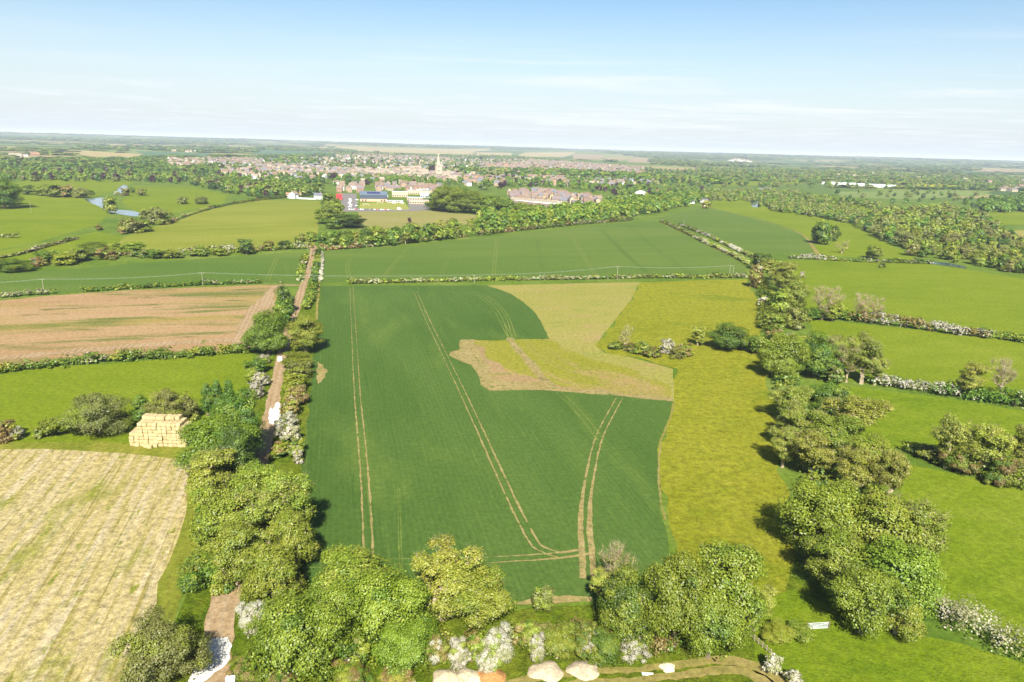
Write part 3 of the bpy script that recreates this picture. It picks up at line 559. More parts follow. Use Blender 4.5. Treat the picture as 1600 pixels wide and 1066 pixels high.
SPEC = {  # kind: palette mix, shape, w/h, base of crown, clumps, sparse leaves, twigs, bark
    's': dict(mix=['s', 's', 's', 'g'], shape='dome', wh=1.0, z0=.12, n=210, k=.74, cr=.098, twig=0, bark=0),
    'g': dict(mix=['g', 'g', 's', 'd'], shape='dome', wh=.95, z0=.10, n=210, k=.74, cr=.098, twig=0, bark=0),
    'o': dict(mix=['o', 'o', 's', 'a'], shape='dome', wh=.9, z0=.14, n=180, k=.64, cr=.092, twig=2, bark=1),
    'a': dict(mix=['a', 'o', 'a', 'a'], shape='vase', wh=.8, z0=.22, n=170, k=.40, cr=.085, twig=4, bark=1),
    'w': dict(mix=['w', 'w', 'o', 'w'], shape='dome', wh=1.15, z0=.05, n=210, k=.74, cr=.09, twig=0, bark=0),
    'd': dict(mix=['d', 'd', 'g', 'd'], shape='dome', wh=.9, z0=.08, n=190, k=.78, cr=.098, twig=0, bark=0),
    'c': dict(mix=['c', 'c', 'g', 'c'], shape='cone', wh=.5, z0=.06, n=170, k=.6, cr=.08, twig=0, bark=0),
    'p': dict(mix=['p'], shape='dome', wh=.95, z0=.1, n=160, k=.8, cr=.085, twig=0, bark=0),
    'x': dict(mix=['a', 'a', 'r', 'a'], shape='vase', wh=.95, z0=.25, n=120, k=.11, cr=.08, twig=9, bark=1),
    'h': dict(mix=['h', 'k', 'h', 'o', 'h', 'w'], shape='dome', wh=1.15, z0=.02, n=120, k=1.0, cr=.09, twig=0, bark=1),
    'b': dict(mix=['o', 'g', 'r', 'o', 'w'], shape='dome', wh=1.1, z0=.02, n=120, k=.9, cr=.09, twig=2, bark=0),
    'q': dict(mix=['r', 'a', 'r', 'h'], shape='dome', wh=1.1, z0=.02, n=120, k=.8, cr=.09, twig=3, bark=1),
    'k': dict(mix=['o', 'w', 'g', 'o', 'h'], shape='dome', wh=1.1, z0=.02, n=120, k=.95, cr=.09, twig=2, bark=1),
    'y': dict(mix=['y'], shape='dome', wh=1.1, z0=.02, n=60, k=1.0, cr=.13, twig=0, bark=0),
}
HREF = 14.0
LODS = {0: (1.1, 215, .25), 1: (.6, 44, .72), 2: (.32, 15, 1.55), 3: (.2, 9, 2.6), 4: (.1, 7, 4.2)}
_proto = {}
def proto_arrays(kind, lod, seed):
    key = (kind, lod, seed)
    if key in _proto: return _proto[key]
    s = SPEC[kind]; r = np.random.default_rng(abs(hash((ord(kind), lod > 1 and 9 or 1, seed))) % 100000 + 17)
    small = kind in 'hbqky'; h = HREF; w = h * s['wh']; f, k, ls = LODS[lod]
    n = max(9, int(s['n'] * f)); z0 = s['z0'] * h
    if kind == 'c' and lod == 1: ls = .7
    if small: ls *= 1.35
    pts = crown_points(r, h * .93, w * .88, z0, n, s['shape'])
    rad = s['cr'] * w * (0.75 + 0.5 * r.random(len(pts))) * (1.0 if lod == 0 else 1.25 if lod == 1 else 1.5 if lod == 2 else 1.9)
    kinds = np.array([s['mix'][i] for i in r.integers(0, len(s['mix']), len(pts))])
    # neighbouring clumps lean to the same colour
    fld = vnoise(pts[:, 0] + 70 * seed, pts[:, 1] + pts[:, 2] * .8, w * .25, seed); kinds = np.array([s['mix'][min(len(s['mix']) - 1, int((fld[i] * .75 + r.random() * .25) * len(s['mix'])))] for i in range(len(pts))])
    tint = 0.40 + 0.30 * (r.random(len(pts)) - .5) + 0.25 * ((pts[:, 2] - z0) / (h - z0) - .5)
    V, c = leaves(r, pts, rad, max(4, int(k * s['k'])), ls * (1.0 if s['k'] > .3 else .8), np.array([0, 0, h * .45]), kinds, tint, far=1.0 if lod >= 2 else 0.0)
    # inner filling so the crown is not see-through
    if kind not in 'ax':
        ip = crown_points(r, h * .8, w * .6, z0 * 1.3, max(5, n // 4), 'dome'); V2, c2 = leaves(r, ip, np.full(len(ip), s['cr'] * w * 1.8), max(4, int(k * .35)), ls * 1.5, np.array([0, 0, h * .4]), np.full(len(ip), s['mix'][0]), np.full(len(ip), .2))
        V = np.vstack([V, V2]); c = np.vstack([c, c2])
    tr = None
    if lod <= 2:
        tr = skeleton(r, pts if lod < 2 else pts[::2], h, .034 * h if not small else .02 * h, 5 if lod == 0 else 3, s['twig'] if lod == 0 else min(3, s['twig']) if lod == 1 else (2 if kind in 'xa' else 0), twlen=1.3 if kind != 'x' else 1.9, minr=.03 if lod == 0 else .06 if lod == 1 else .12)
    _proto[key] = (V, c, tr, s['bark']); return _proto[key]
_pm = {}
def proto_meshes(kind, lod, seed):
    key = (kind, lod, seed)
    if key not in _pm:
        V, c, tr, bk = proto_arrays(kind, lod, seed)
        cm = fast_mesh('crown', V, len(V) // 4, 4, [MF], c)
        tm = mesh('trunk', tr[0], tr[1], [MTWIG if bk else MBARK]) if tr else None
        _pm[key] = (cm, tm)
    return _pm[key]

NAMES = {'s': ('broadleaf_tree', 'tree'), 'g': ('broadleaf_tree', 'tree'), 'o': ('oak_tree', 'tree'), 'a': ('ash_tree', 'tree'), 'w': ('willow_tree', 'tree'), 'd': ('dark_tree', 'tree'), 'c': ('poplar_tree', 'tree'),
         'p': ('copper_beech_tree', 'tree'), 'x': ('budding_tree', 'tree'), 'h': ('hawthorn_bush', 'bush'), 'b': ('scrub_bush', 'bush'), 'q': ('scrub_bush', 'bush'), 'k': ('hawthorn_bush', 'bush'), 'y': ('gorse_bush', 'bush')}
PLANTS = []        # (apparent size, base, height, width, kind, label, group)
def plant(base, h, w, kind, label, group=None):
    d = depth(base); PLANTS.append((max(h, w) / d * FPX, np.array(base), h, w, kind, label, group))
def tree_px(px, py, ytop, wpx, kind, label, group=None):
    """one plant whose foot stands where the picture shows it"""
    b = G(px, py); d = depth(b); w = wpx * (1.1 if kind in 'wx' else 1.02 if kind in 'hbqky' else 1.2 if wpx > 30 else 1.06) / FPX * d
    # the crown's far upper edge gives the outline, so the top sits a little nearer than the outline's ray
    h = top_h(b + np.array([b[0], b[1], 0]) / np.hypot(b[0], b[1]) * w * .18, px, ytop); h = max(1.2, h)
    plant(b, h, w, kind, label, group)
def inpoly(x, y, P):
    c = False; j = len(P) - 1
    for i in range(len(P)):
        if (P[i][1] > y) != (P[j][1] > y) and x < (P[j][0] - P[i][0]) * (y - P[i][1]) / (P[j][1] - P[i][1]) + P[i][0]: c = not c
        j = i
    return c
def zone(pix, spacing, kinds, hr, label, group, seed=1, dens=1.0, wf=(0.85, 1.15), avoid=None):
    """trees scattered through a picture-outlined piece of ground"""
    P = [G(*p)[:2] for p in pix]; r = np.random.default_rng(seed)
    xs = [p[0] for p in P]; ys = [p[1] for p in P]; out = []
    nx = int((max(xs) - min(xs)) / spacing) + 1; ny = int((max(ys) - min(ys)) / spacing) + 1
    for i in range(nx):
        for j in range(ny):
            if r.random() > dens: continue
            x = min(xs) + (i + r.random()) * spacing; y = min(ys) + (j + r.random()) * spacing
            if not inpoly(x, y, P): continue
            k = kinds[r.integers(0, len(kinds))]; h = hr[0] + (hr[1] - hr[0]) * r.random() ** 1.3
            if k in 'hbqky': h *= .5
            w = h * SPEC[k]['wh'] * (wf[0] + (wf[1] - wf[0]) * r.random())
            plant((x, y, terrain(x, y)), h, w, k, label.replace('*', {'s': 'bright green', 'g': 'mid green', 'o': 'olive green', 'a': 'yellowish', 'w': 'grey-green', 'd': 'dark green', 'c': 'tall green', 'p': 'purple-leaved', 'x': 'barely leafed', 'h': 'white flowering', 'b': 'brownish green', 'q': 'rusty brown', 'k': 'green and white', 'y': 'yellow'}[k]), group)
def row(pix, spacing, kinds, hr, label, group, seed=1, jit=2.0):
    P = smooth_line(np.array([G(*p) for p in pix]), spacing / 4); s = np.concatenate([[0], np.cumsum(np.linalg.norm(np.diff(P, axis=0), axis=1))]); r = np.random.default_rng(seed)
    t = spacing * .5
    while t < s[-1]:
        x = np.interp(t, s, P[:, 0]) + r.normal() * jit; y = np.interp(t, s, P[:, 1]) + r.normal() * jit
        k = kinds[r.integers(0, len(kinds))]; h = hr[0] + (hr[1] - hr[0]) * r.random()
        if k in 'hbqky' : h *= .55
        plant((x, y, terrain(x, y)), h, h * SPEC[k]['wh'] * (0.85 + .4 * r.random()), k, label.replace('*', {'s': 'bright green', 'g': 'mid green', 'o': 'olive green', 'a': 'yellowish', 'w': 'grey-green', 'd': 'dark green', 'c': 'tall green', 'p': 'purple-leaved', 'x': 'barely leafed', 'h': 'white flowering', 'b': 'brownish green', 'q': 'rusty brown', 'k': 'green and white', 'y': 'yellow'}[k]), group)
        t += spacing * (.7 + .6 * r.random())

# hedges: one leafy run each
def hedge(name, pix, h, w, mix, label, lsize=None, seed=1, gap=0.0, dens=1.0, group=None, cat='hedge'):
    h *= 1.3; w *= 1.2
    P = np.array([G(*p) for p in pix]); Q = smooth_line(P, 1.5) if len(P) > 2 else resample(P, 1.5, False); d = np.mean([depth(q) for q in Q]); r = np.random.default_rng(seed)
    L = np.linalg.norm(np.diff(Q, axis=0), axis=1).sum(); sp = max(w * .42, .9) ; n = int(L / sp * 5.2 * dens); s = np.concatenate([[0], np.cumsum(np.linalg.norm(np.diff(Q, axis=0), axis=1))])
    t = r.random(n) * s[-1]; x = np.interp(t, s, Q[:, 0]); y = np.interp(t, s, Q[:, 1])
    hv = h * (0.62 + .75 * vnoise(t, t * 0, w * 2.2, seed)) * (0.85 + .3 * r.random(n)); keep = vnoise(t, t * 0 + 9, w * 4, seed + 3) >= gap; x, y, hv, t = x[keep], y[keep], hv[keep], t[keep]; n = len(x)
    q = r.random(n) ** .7; cen = np.stack([x + r.normal(size=n) * w * .22, y + r.normal(size=n) * w * .22, hv * (.18 + .55 * q)], 1); rad = np.minimum(w * .34, hv * .42) * (.8 + .5 * r.random(n))
    fld = vnoise(t, t * 0 + 3, w * 2.5, seed + 8) * .8 + r.random(n) * .2; kinds = np.array([mix[min(len(mix) - 1, int(f * len(mix)))] for f in fld])
    ls = lsize or min(1.3, max(.3, 1.9 * d / (FPX * .64))); k = int(np.clip(5.5 * (np.mean(rad) / ls) ** 2, 6, 70))
    cc = cen.copy(); cc[:, 2] = 0; mid = np.array([0, 0, 0.0])
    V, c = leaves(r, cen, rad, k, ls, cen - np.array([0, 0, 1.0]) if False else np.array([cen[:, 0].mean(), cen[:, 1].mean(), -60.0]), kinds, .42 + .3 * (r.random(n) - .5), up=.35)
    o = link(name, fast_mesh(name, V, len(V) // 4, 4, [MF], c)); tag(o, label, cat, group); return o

# ---- the trees and bushes one can tell apart near the camera
T = tree_px
T(254, 1062, 948, 128, 'w', 'round grey-green willow beside the white chalk on the track')
T(396, 985, 932, 58, 'h', 'white flowering hawthorn beside the track, above the chalk patch')
T(468, 1050, 905, 135, 's', 'big bright green tree nearest the lower end of the dirt track')
T(556, 955, 838, 118, 'o', 'tall olive-topped tree below the end of the straight wheel lines')
T(600, 1000, 872, 120, 's', 'bright green tree with a pale limb in the middle of the bottom clump')
T(525, 1020, 900, 90, 's', 'green tree squeezed between the two largest trees of the bottom clump')
T(640, 1040, 955, 92, 's', 'low bright green tree at the foot of the bottom clump')
T(692, 968, 836, 108, 'a', 'yellow-green tree with pale twigs at the wheat field edge')
T(744, 972, 866, 100, 'o', 'rounded yellow-green tree jutting out over the wheat')
T(850, 952, 908, 40, 'w', 'small lone grey-green tree on the bare strip at the wheat edge')
T(962, 925, 843, 70, 'x', 'nearly bare pale-limbed tree beside the muddy gateway ruts')
T(940, 950, 885, 50, 'a', 'small yellowish tree just behind the muddy gateway ruts')
T(975, 1000, 872, 84, 'g', 'saturated green tree beside the bare-limbed tree')
T(1052, 1010, 852, 96, 's', 'broad bright green tree leading the clump below the meadow')
T(1126, 1000, 828, 116, 'o', 'tallest olive-green tree at the foot of the yellow meadow')
T(1106, 1028, 905, 92, 's', 'low green tree under the clump at the foot of the meadow')
T(1178, 985, 905, 60, 'a', 'thin yellowish tree on the side of the clump facing the metal gate')
T(330, 800, 690, 84, 'a', 'yellowish tree standing nearest the stubble field corner')
T(402, 822, 712, 92, 'o', 'olive tree rising behind the corner of the stubble')
T(448, 845, 718, 84, 'o', 'olive tree whose crown leans over the wheat, highest of its line')
T(352, 868, 745, 84, 'o', 'olive green tree beside the mown stubble margin')
T(420, 880, 752, 98, 'a', 'yellowish tree arching over the dirt track')
T(462, 895, 785, 66, 'o', 'olive tree casting shadow on the wheat')
T(372, 915, 800, 84, 'o', 'olive tree over the shaded mouth of the track')
T(428, 940, 832, 84, 'o', 'olive tree just above the white hawthorn by the track')
T(300, 925, 890, 36, 'g', 'small green bush-like tree on the grass bank by the track')
T(310, 890, 860, 34, 'o', 'low scrubby tree on the grass bank, upper one')
T(345, 742, 640, 105, 's', 'large green tree overhanging the straw bale stack')
T(378, 722, 598, 74, 'g', 'green tree between the poplars and the track')
T(372, 770, 655, 66, 'd', 'dark green tree shading the track below the chalk strip')
T(326, 655, 588, 26, 'c', 'slim poplar nearest the bales, first of three')
T(343, 655, 582, 28, 'c', 'slim poplar in the middle of the three')
T(360, 652, 581, 28, 'c', 'slim poplar nearest the track, last of three')
T(158, 676, 604, 94, 'w', 'broad grey-green willow left alone beside the bale stack')
T(222, 668, 606, 32, 'c', 'pointed bright green poplar behind the bale stack')
T(262, 660, 600, 68, 'w', 'grey-green willow directly behind the bales')
T(295, 655, 612, 40, 'w', 'small grey-green willow between the bales and the poplars')
T(82, 681, 650, 36, 's', 'small round green bush-tree at the stubble edge')
T(62, 684, 664, 22, 'k', 'white flecked bush beside the round green one')
T(6, 688, 655, 44, 'q', 'pinkish brown flowering bush at the stubble edge')
T(26, 686, 664, 26, 'h', 'white hawthorn beside the pinkish brown bush')
T(418, 553, 480, 62, 's', 'round green tree on the field side of the track, over the white car')
T(478, 550, 484, 58, 'o', 'olive tree facing it across the track, at the wheat edge')
T(447, 488, 443, 28, 'd', 'dark green tree at the corner of the brown field')
T(445, 508, 466, 34, 'g', 'green tree just below the dark one at the brown field corner')
T(1138, 546, 497, 58, 'g', 'dense dark green tree alone at the end of the scrub on the meadow')
T(975, 548, 505, 30, 'x', 'thin twiggy tree at the start of the meadow scrub')
T(1090, 540, 508, 30, 'a', 'yellowish small tree between the scrub and the dense green tree')
for i, (x, y, t, w, k, l) in enumerate([(962, 546, 532, 24, 'k', 'pale flowering bush at the left end of the meadow scrub'), (1003, 554, 530, 30, 'k', 'speckled bush second along the meadow scrub'), (1018, 558, 538, 30, 'b', 'low green bush in front of the meadow scrub'), (1042, 552, 526, 28, 'h', 'white hawthorn in the middle of the meadow scrub'), (1058, 560, 540, 26, 'w', 'grey-green bush in the meadow scrub'), (1070, 555, 534, 28, 'b', 'green bush at the lower end of the meadow scrub'), (985, 550, 534, 24, 'b', 'dull green bush between the two pale ones in the scrub')]): T(x, y, t, w, k, l)
# the line between the meadow and the pastures
R_ = [(1190, 422, 392, 34, 'd', 'dark tree at the far end of the meadow-side line'), (1203, 440, 402, 34, 'a', 'yellowish tree next to the dark one at the far end of the line'),
 (1180, 450, 408, 26, 'q', 'rusty slender tree at the far corner of the meadow'), (1222, 462, 404, 48, 'a', 'yellow-topped tall tree in the far part of the line'), (1240, 490, 428, 42, 'o', 'olive tree at the corner of the far pasture'), (1215, 490, 446, 38, 'o', 'olive tree with dark underside behind the meadow'),
 (1192, 478, 460, 22, 'h', 'small whitish bush on the meadow edge'), (1205, 515, 482, 36, 'o', 'round olive tree over the narrow path by the meadow'), (1238, 512, 476, 44, 'w', 'grey-green tree where the pasture hedge begins'),
 (1284, 500, 444, 56, 'x', 'two-stemmed half-bare tree standing on the pasture hedge'), (1270, 500, 478, 34, 'g', 'green bush-tree at the foot of the half-bare tree'), (1300, 502, 470, 34, 'a', 'yellowish tree beside the half-bare tree'), (1352, 502, 456, 56, 'x', 'round twiggy tree alone on the pasture hedge'),
 (1208, 545, 510, 34, 'b', 'brownish bush below the round olive tree'), (1232, 540, 516, 34, 'h', 'whitish bush among the green ones, meadow line'), (1180, 552, 520, 36, 'g', 'low green tree next to the dense dark meadow tree'),
 (1218, 590, 512, 62, 's', 'full green tree casting a dark shadow on the meadow'), (1272, 588, 512, 66, 'g', 'dark-sided green tree inside the line'), (1245, 560, 520, 40, 'a', 'yellowish tree behind the full green one'), (1298, 572, 516, 44, 'w', 'grey-green tree before the golden one'),
 (1345, 600, 516, 62, 'a', 'golden leafed tree with bare trunks on the second hedge'), (1322, 598, 530, 40, 'x', 'half-bare tree touching the golden one'), (1366, 602, 540, 34, 'a', 'thin golden tree on the second hedge'), (1302, 600, 568, 34, 'k', 'bush with white blossom under the golden tree'),
 (1230, 660, 590, 64, 'a', 'yellowish tree with blossom at its top in the near line'), (1290, 650, 590, 56, 'g', 'green tree in a gap of the near line'), (1238, 700, 622, 76, 'a', 'yellow-green tree leaning towards the meadow'), (1330, 690, 602, 96, 'a', 'wide spreading tree over the pasture'),
 (1292, 716, 634, 84, 'o', 'olive tree in the middle of the near line'), (1222, 730, 660, 54, 'a', 'low yellowish tree at the meadow side of the near line'), (1268, 748, 665, 76, 'a', 'yellow-green tree with a dark hollow beneath'), (1360, 745, 672, 78, 'o', 'olive tree over a brown gap in the line'), (1330, 775, 690, 66, 'a', 'yellowish tree behind the biggest one'),
 (1385, 790, 690, 56, 'a', 'light yellowish tree at the pasture side of the biggest'), (1284, 860, 728, 122, 's', 'biggest bright green tree of the line, nearest the meadow'), (1360, 880, 745, 120, 'o', 'big olive-green tree beside the biggest one'), (1418, 888, 768, 96, 'a', 'yellowish tree reaching over the lush pasture'),
 (1310, 925, 815, 100, 'o', 'olive-green tree with bare twigs over the gate shadow'), (1382, 950, 822, 120, 's', 'low-hanging green tree at the near end of the line'), (1345, 990, 870, 100, 's', 'green tree nearest the metal gate'), (1425, 935, 868, 66, 'a', 'pale tree at the start of the blossom hedge'), (1398, 990, 905, 70, 'o', 'small olive tree under the near end of the line'),
 (1476, 732, 632, 58, 'a', 'slim yellowish tree, first of the three out on the lush pasture edge'), (1532, 744, 648, 78, 'a', 'wide yellowish tree, middle of the three on the pasture edge'), (1592, 752, 652, 66, 'a', 'last of the three yellowish trees, at the picture edge'), (1500, 738, 690, 60, 'b', 'brown-green bush under the first of the three'), (1562, 756, 700, 54, 'b', 'brown-green bush between the second and the third'), (1450, 716, 690, 40, 'w', 'low grey-green bush before the three yellowish trees'),
 (1512, 622, 558, 50, 'a', 'thin yellowish tree over the third hedge'), (1562, 622, 553, 52, 'x', 'half-bare round tree beside the thin one over the third hedge'), (1480, 616, 590, 26, 'k', 'blossoming bush at the head of the third hedge')]
for a in R_: T(*a)
# bottom hedge
for a in [(684, 1035, 985, 46, 'q', 'brown and white bush next to the bottom clump'), (716, 1042, 992, 44, 'h', 'creamy hawthorn behind the sand heaps'), (745, 1030, 985, 44, 'b', 'brown-green bush between two hawthorns'), (776, 1036, 972, 66, 'h', 'largest white hawthorn behind the orange heap'), (760, 1050, 1010, 38, 'h', 'low white hawthorn touching the orange heap'),
          (828, 1010, 962, 56, 'b', 'golden brown bush behind the hedge'), (838, 1035, 985, 34, 'h', 'narrow upright hawthorn covered in white'), (870, 1028, 968, 58, 'o', 'green bush with yellowish top before the meadow'), (912, 1022, 965, 52, 'k', 'bush of brown and white over the pale heap'), (944, 1032, 978, 50, 'g', 'rounded green bush beside the creamy heap'),
          (990, 1020, 982, 56, 'h', 'spreading white hawthorn under the saturated green tree'), (1206, 1052, 1016, 34, 'h', 'bright white bush by the curve of the grass path'), (1238, 1072, 1042, 34, 'h', 'white bush at the picture foot'), (1252, 995, 972, 40, 'o', 'low bramble bush at the hinge side of the metal gate'), (1215, 1000, 970, 50, 'o', 'low bramble bush further from the gate'),
          (385, 1056, 1020, 60, 'b', 'brown-green scrub where the chalk ends'), (430, 1070, 1035, 70, 'b', 'low scrub at the picture foot'), (560, 1040, 990, 50, 'k', 'bush with a splash of blossom in the clump'), (545, 1068, 1030, 70, 'b', 'low thicket under the bottom clump'), (622, 1066, 1040, 60, 'q', 'dry brown thicket beside the green trees')]: T(*a)
# bushes on both sides of the track
for a in [(402, 582, 556, 32, 'g', 'green bush left of the white car'), (412, 568, 552, 24, 'h', 'white hawthorn just left of the white car'), (408, 604, 578, 30, 'h', 'white hawthorn below the car on the field side'), (400, 622, 594, 32, 'h', 'second white hawthorn down the field side'), (396, 600, 572, 30, 'o', 'green bush between the field side hawthorns'),
          (466, 575, 545, 44, 'o', 'round olive bush right of the white car'), (468, 592, 562, 42, 'w', 'pale olive bush below the round one'), (462, 612, 580, 42, 'o', 'olive bush with white tip facing the wheat'), (465, 632, 598, 40, 'q', 'brown and white bush facing the wheat'), (455, 650, 618, 38, 'q', 'brown bush above the white hawthorns'),
          (452, 668, 640, 34, 'h', 'white hawthorn opposite the chalk strip'), (440, 682, 652, 32, 'h', 'white hawthorn at the shaded bend'), (456, 690, 660, 34, 'h', 'white hawthorn on the wheat side of the bend'), (462, 710, 682, 34, 'k', 'green bush with white flowers on the wheat side'), (440, 712, 684, 40, 'b', 'brown-green bush in the shaded bend'), (466, 722, 700, 22, 'h', 'small white bush last before the tall trees'),
          (1253, 434, 424, 11, 'h', 'small round white bush alone in the far pasture'), (1378, 419, 409, 11, 'k', 'small pale bush alone in the far pasture'), (385, 398, 370, 26, 'd', 'dark round tree rising from the hedge by the far strip'),
          (1283, 382, 340, 28, 'g', 'narrow green tree, one of the pair in the river meadow'), (1301, 377, 350, 20, 'g', 'smaller green tree of the pair in the river meadow'), (1272, 380, 350, 16, 'g', 'slim side stem beside the pair in the river meadow'), (1103, 326, 312, 17, 'q', 'pinkish blossoming tree at the corner of the far crop'), (1315, 396, 374, 26, 'x', 'twiggy tree on the river meadow hedge'), (1363, 404, 381, 30, 'o', 'round olive tree on the river meadow hedge'),
          (640, 348, 339, 7, 'p', 'small copper tree alone on the dry playing field')]: T(*a)

# ---- hedges
hedge('hedge', [(0, 466), (60, 461), (150, 455), (250, 449), (340, 445), (440, 442)], 2.2, 3.0, 'gokgow', 'broken low hedge between the far green strip and the brown field', gap=.5, seed=3)
hedge('hedge', [(-30, 588), (60, 576), (130, 568), (220, 562), (320, 556), (396, 549)], 2.6, 4.0, 'ggogk', 'green hedge between the brown field and the pasture', seed=4)
hedge('hedge', [(545, 444), (620, 442), (700, 440), (800, 438), (900, 437), (1000, 435), (1100, 435), (1165, 434)], 2.2, 2.4, 'gkowkgk', 'long flowering hedge between the two wheat fields', seed=5, gap=.06)
hedge('hedge', [(1032, 347), (1062, 360), (1100, 379), (1140, 398), (1172, 416)], 2.6, 3.0, 'okwoh', 'diagonal hedge beside the pale field edge', seed=6)
hedge('hedge', [(1062, 352), (1100, 367), (1140, 386), (1180, 405)], 2.2, 3.0, 'khwoh', 'second diagonal hedge, on the river side', seed=7, gap=.2)
hedge('hedge', [(479, 402), (474, 415), (468, 440)], 2.4, 3.0, 'oogk', 'clipped hedge on the strip side of the far track', seed=8)
hedge('hedge', [(497, 396), (496, 408), (492, 440)], 2.4, 3.4, 'gdgo', 'dark hedge on the wheat side of the far track', seed=9)
hedge('hedge', [(503, 397), (503, 410), (500, 440)], 1.6, 1.2, 'hhk', 'thin white blossom hedge along the wheat corner', seed=10)
hedge('hedge', [(492, 448), (486, 465), (478, 485)], 2.8, 3.2, 'ogog', 'green hedge between the track and the top of the big wheat field', seed=11)
hedge('hedge', [(1235, 404), (1290, 407), (1350, 410), (1400, 411), (1455, 413)], 2.8, 3.4, 'ghogkg', 'green hedge between the far pasture and the river meadow', seed=12)
hedge('hedge', [(1255, 493), (1310, 500), (1340, 503)], 3.2, 4.0, 'gogq', 'dark green start of the first pasture hedge', seed=13)
hedge('hedge', [(1335, 503), (1400, 510), (1470, 520), (1540, 528)], 4.4, 4.4, 'hkhhqhk', 'thick white blossoming hedge across the pastures', seed=14)
hedge('hedge', [(1535, 527), (1600, 536), (1700, 548)], 3.6, 4.2, 'gkgo', 'green end of the blossoming pasture hedge', seed=15)
hedge('hedge', [(1365, 601), (1400, 606), (1450, 612)], 4.2, 5.0, 'gkhgk', 'tall hedge with white patches beyond the golden tree', seed=16)
hedge('hedge', [(1470, 617), (1530, 626), (1600, 636), (1680, 646)], 4.2, 4.6, 'hgkhk', 'white and brown hedge under the thin yellowish trees', seed=17)
hedge('hedge', [(1425, 706), (1500, 735), (1560, 752), (1620, 768)], 3.2, 5.0, 'bgowg'.replace('b', 'r'), 'scrubby bank under the three yellowish trees', seed=18)
hedge('hedge', [(1432, 938), (1470, 965), (1510, 990), (1560, 1012), (1640, 1045)], 4.2, 5.4, 'khhkohhk', 'thick white blossom hedge at the lower corner of the lush pasture', seed=19)
hedge('hedge', [(-20, 408), (30, 398), (80, 384), (132, 371)], 1.8, 3.0, 'owkr', 'low patchy hedge between the two riverside meadows', gap=.3, seed=20)
hedge('hedge', [(262, 350), (300, 335), (350, 322), (400, 314), (450, 309)], 2.4, 4.0, 'wogr', 'hedge along the top of the olive hill field', seed=21)
hedge('hedge', [(400, 313), (450, 309), (500, 309)], 3.4, 5.0, 'ddg', 'dark clipped hedge before the white houses', seed=22)
hedge('hedge', [(300, 912), (318, 880), (330, 850)], 2.0, 3.6, 'gogo', 'scrub strip between the mown margin and the track', seed=23)
hedge('hedge', [(180, 400), (250, 402), (330, 397), (400, 393), (485, 388)], 3.8, 6.0, 'okrohg', 'flowering hedge between the far strip and the olive hill field', seed=25)
hedge('hedge', [(500, 392), (600, 384), (700, 373), (800, 362), (900, 352), (985, 345)], 3.2, 5.0, 'okgrgo', 'low hedge along the foot of the tree belt', seed=26)
hedge('hedge', [(650, 1008), (720, 1015), (800, 1012), (900, 1005), (990, 1010), (1060, 1015)], 2.2, 4.5, 'gorgo', 'overgrown hedge joining the hawthorns behind the heaps', seed=27)
hedge('hedge', [(0, 372), (60, 371), (120, 370)], 3, 5, 'owr', 'scattered brown-green scrub on the riverside meadow', gap=.45, seed=28)

hedge('hedge', [(1188, 440), (1200, 480), (1208, 530), (1225, 590), (1245, 650), (1262, 720), (1300, 790), (1345, 870), (1385, 960)], 3.4, 7.5, 'gdogog', 'dark undergrowth along the foot of the meadow-side tree line', seed=29)
hedge('hedge', [(440, 940), (410, 890), (400, 820), (380, 760), (365, 710)], 3.0, 6.0, 'ogdog', 'undergrowth along the foot of the track-side tree line', seed=30)
hedge('hedge', [(440, 1040), (520, 1035), (600, 1030), (680, 1000)], 3.0, 8.0, 'gogdo', 'undergrowth beneath the bottom clump of trees', seed=31)
hedge('hedge', [(340, 930), (330, 880), (325, 830), (318, 790)], 2.2, 4.0, 'ogog', 'scrub bank on the stubble side of the dirt track', seed=32)
# ---- belts, woods and clumps farther out
row([(496, 391), (560, 387), (640, 381), (720, 371), (800, 361), (900, 350), (985, 342)], 8, 'ogosbgka', (7.5, 11.5), '* tree in the front of the belt behind the far wheat field', 'front trees of the belt behind the far wheat field', 31, 2)
row([(500, 384), (560, 380), (640, 372), (720, 362), (800, 352), (900, 342), (985, 335)], 8.5, 'gosgoa', (10, 14), '* tree in the second row of the belt behind the far wheat field', 'second row of the belt behind the far wheat field', 32, 3)
zone([(745, 345), (800, 335), (860, 332), (950, 326), (1010, 326), (1000, 338), (900, 346), (800, 354)], 11, 'ggsoga', (10, 14), '* tree in the wood between the belt and the terraces', 'trees of the wood below the terraces', 33)
zone([(940, 322), (1000, 312), (1090, 306), (1110, 312), (1060, 326), (1010, 336), (960, 336)], 11.5, 'gdgoso', (9, 14), '* tree in the wood in front of the white dome', 'trees of the wood before the white dome', 34)
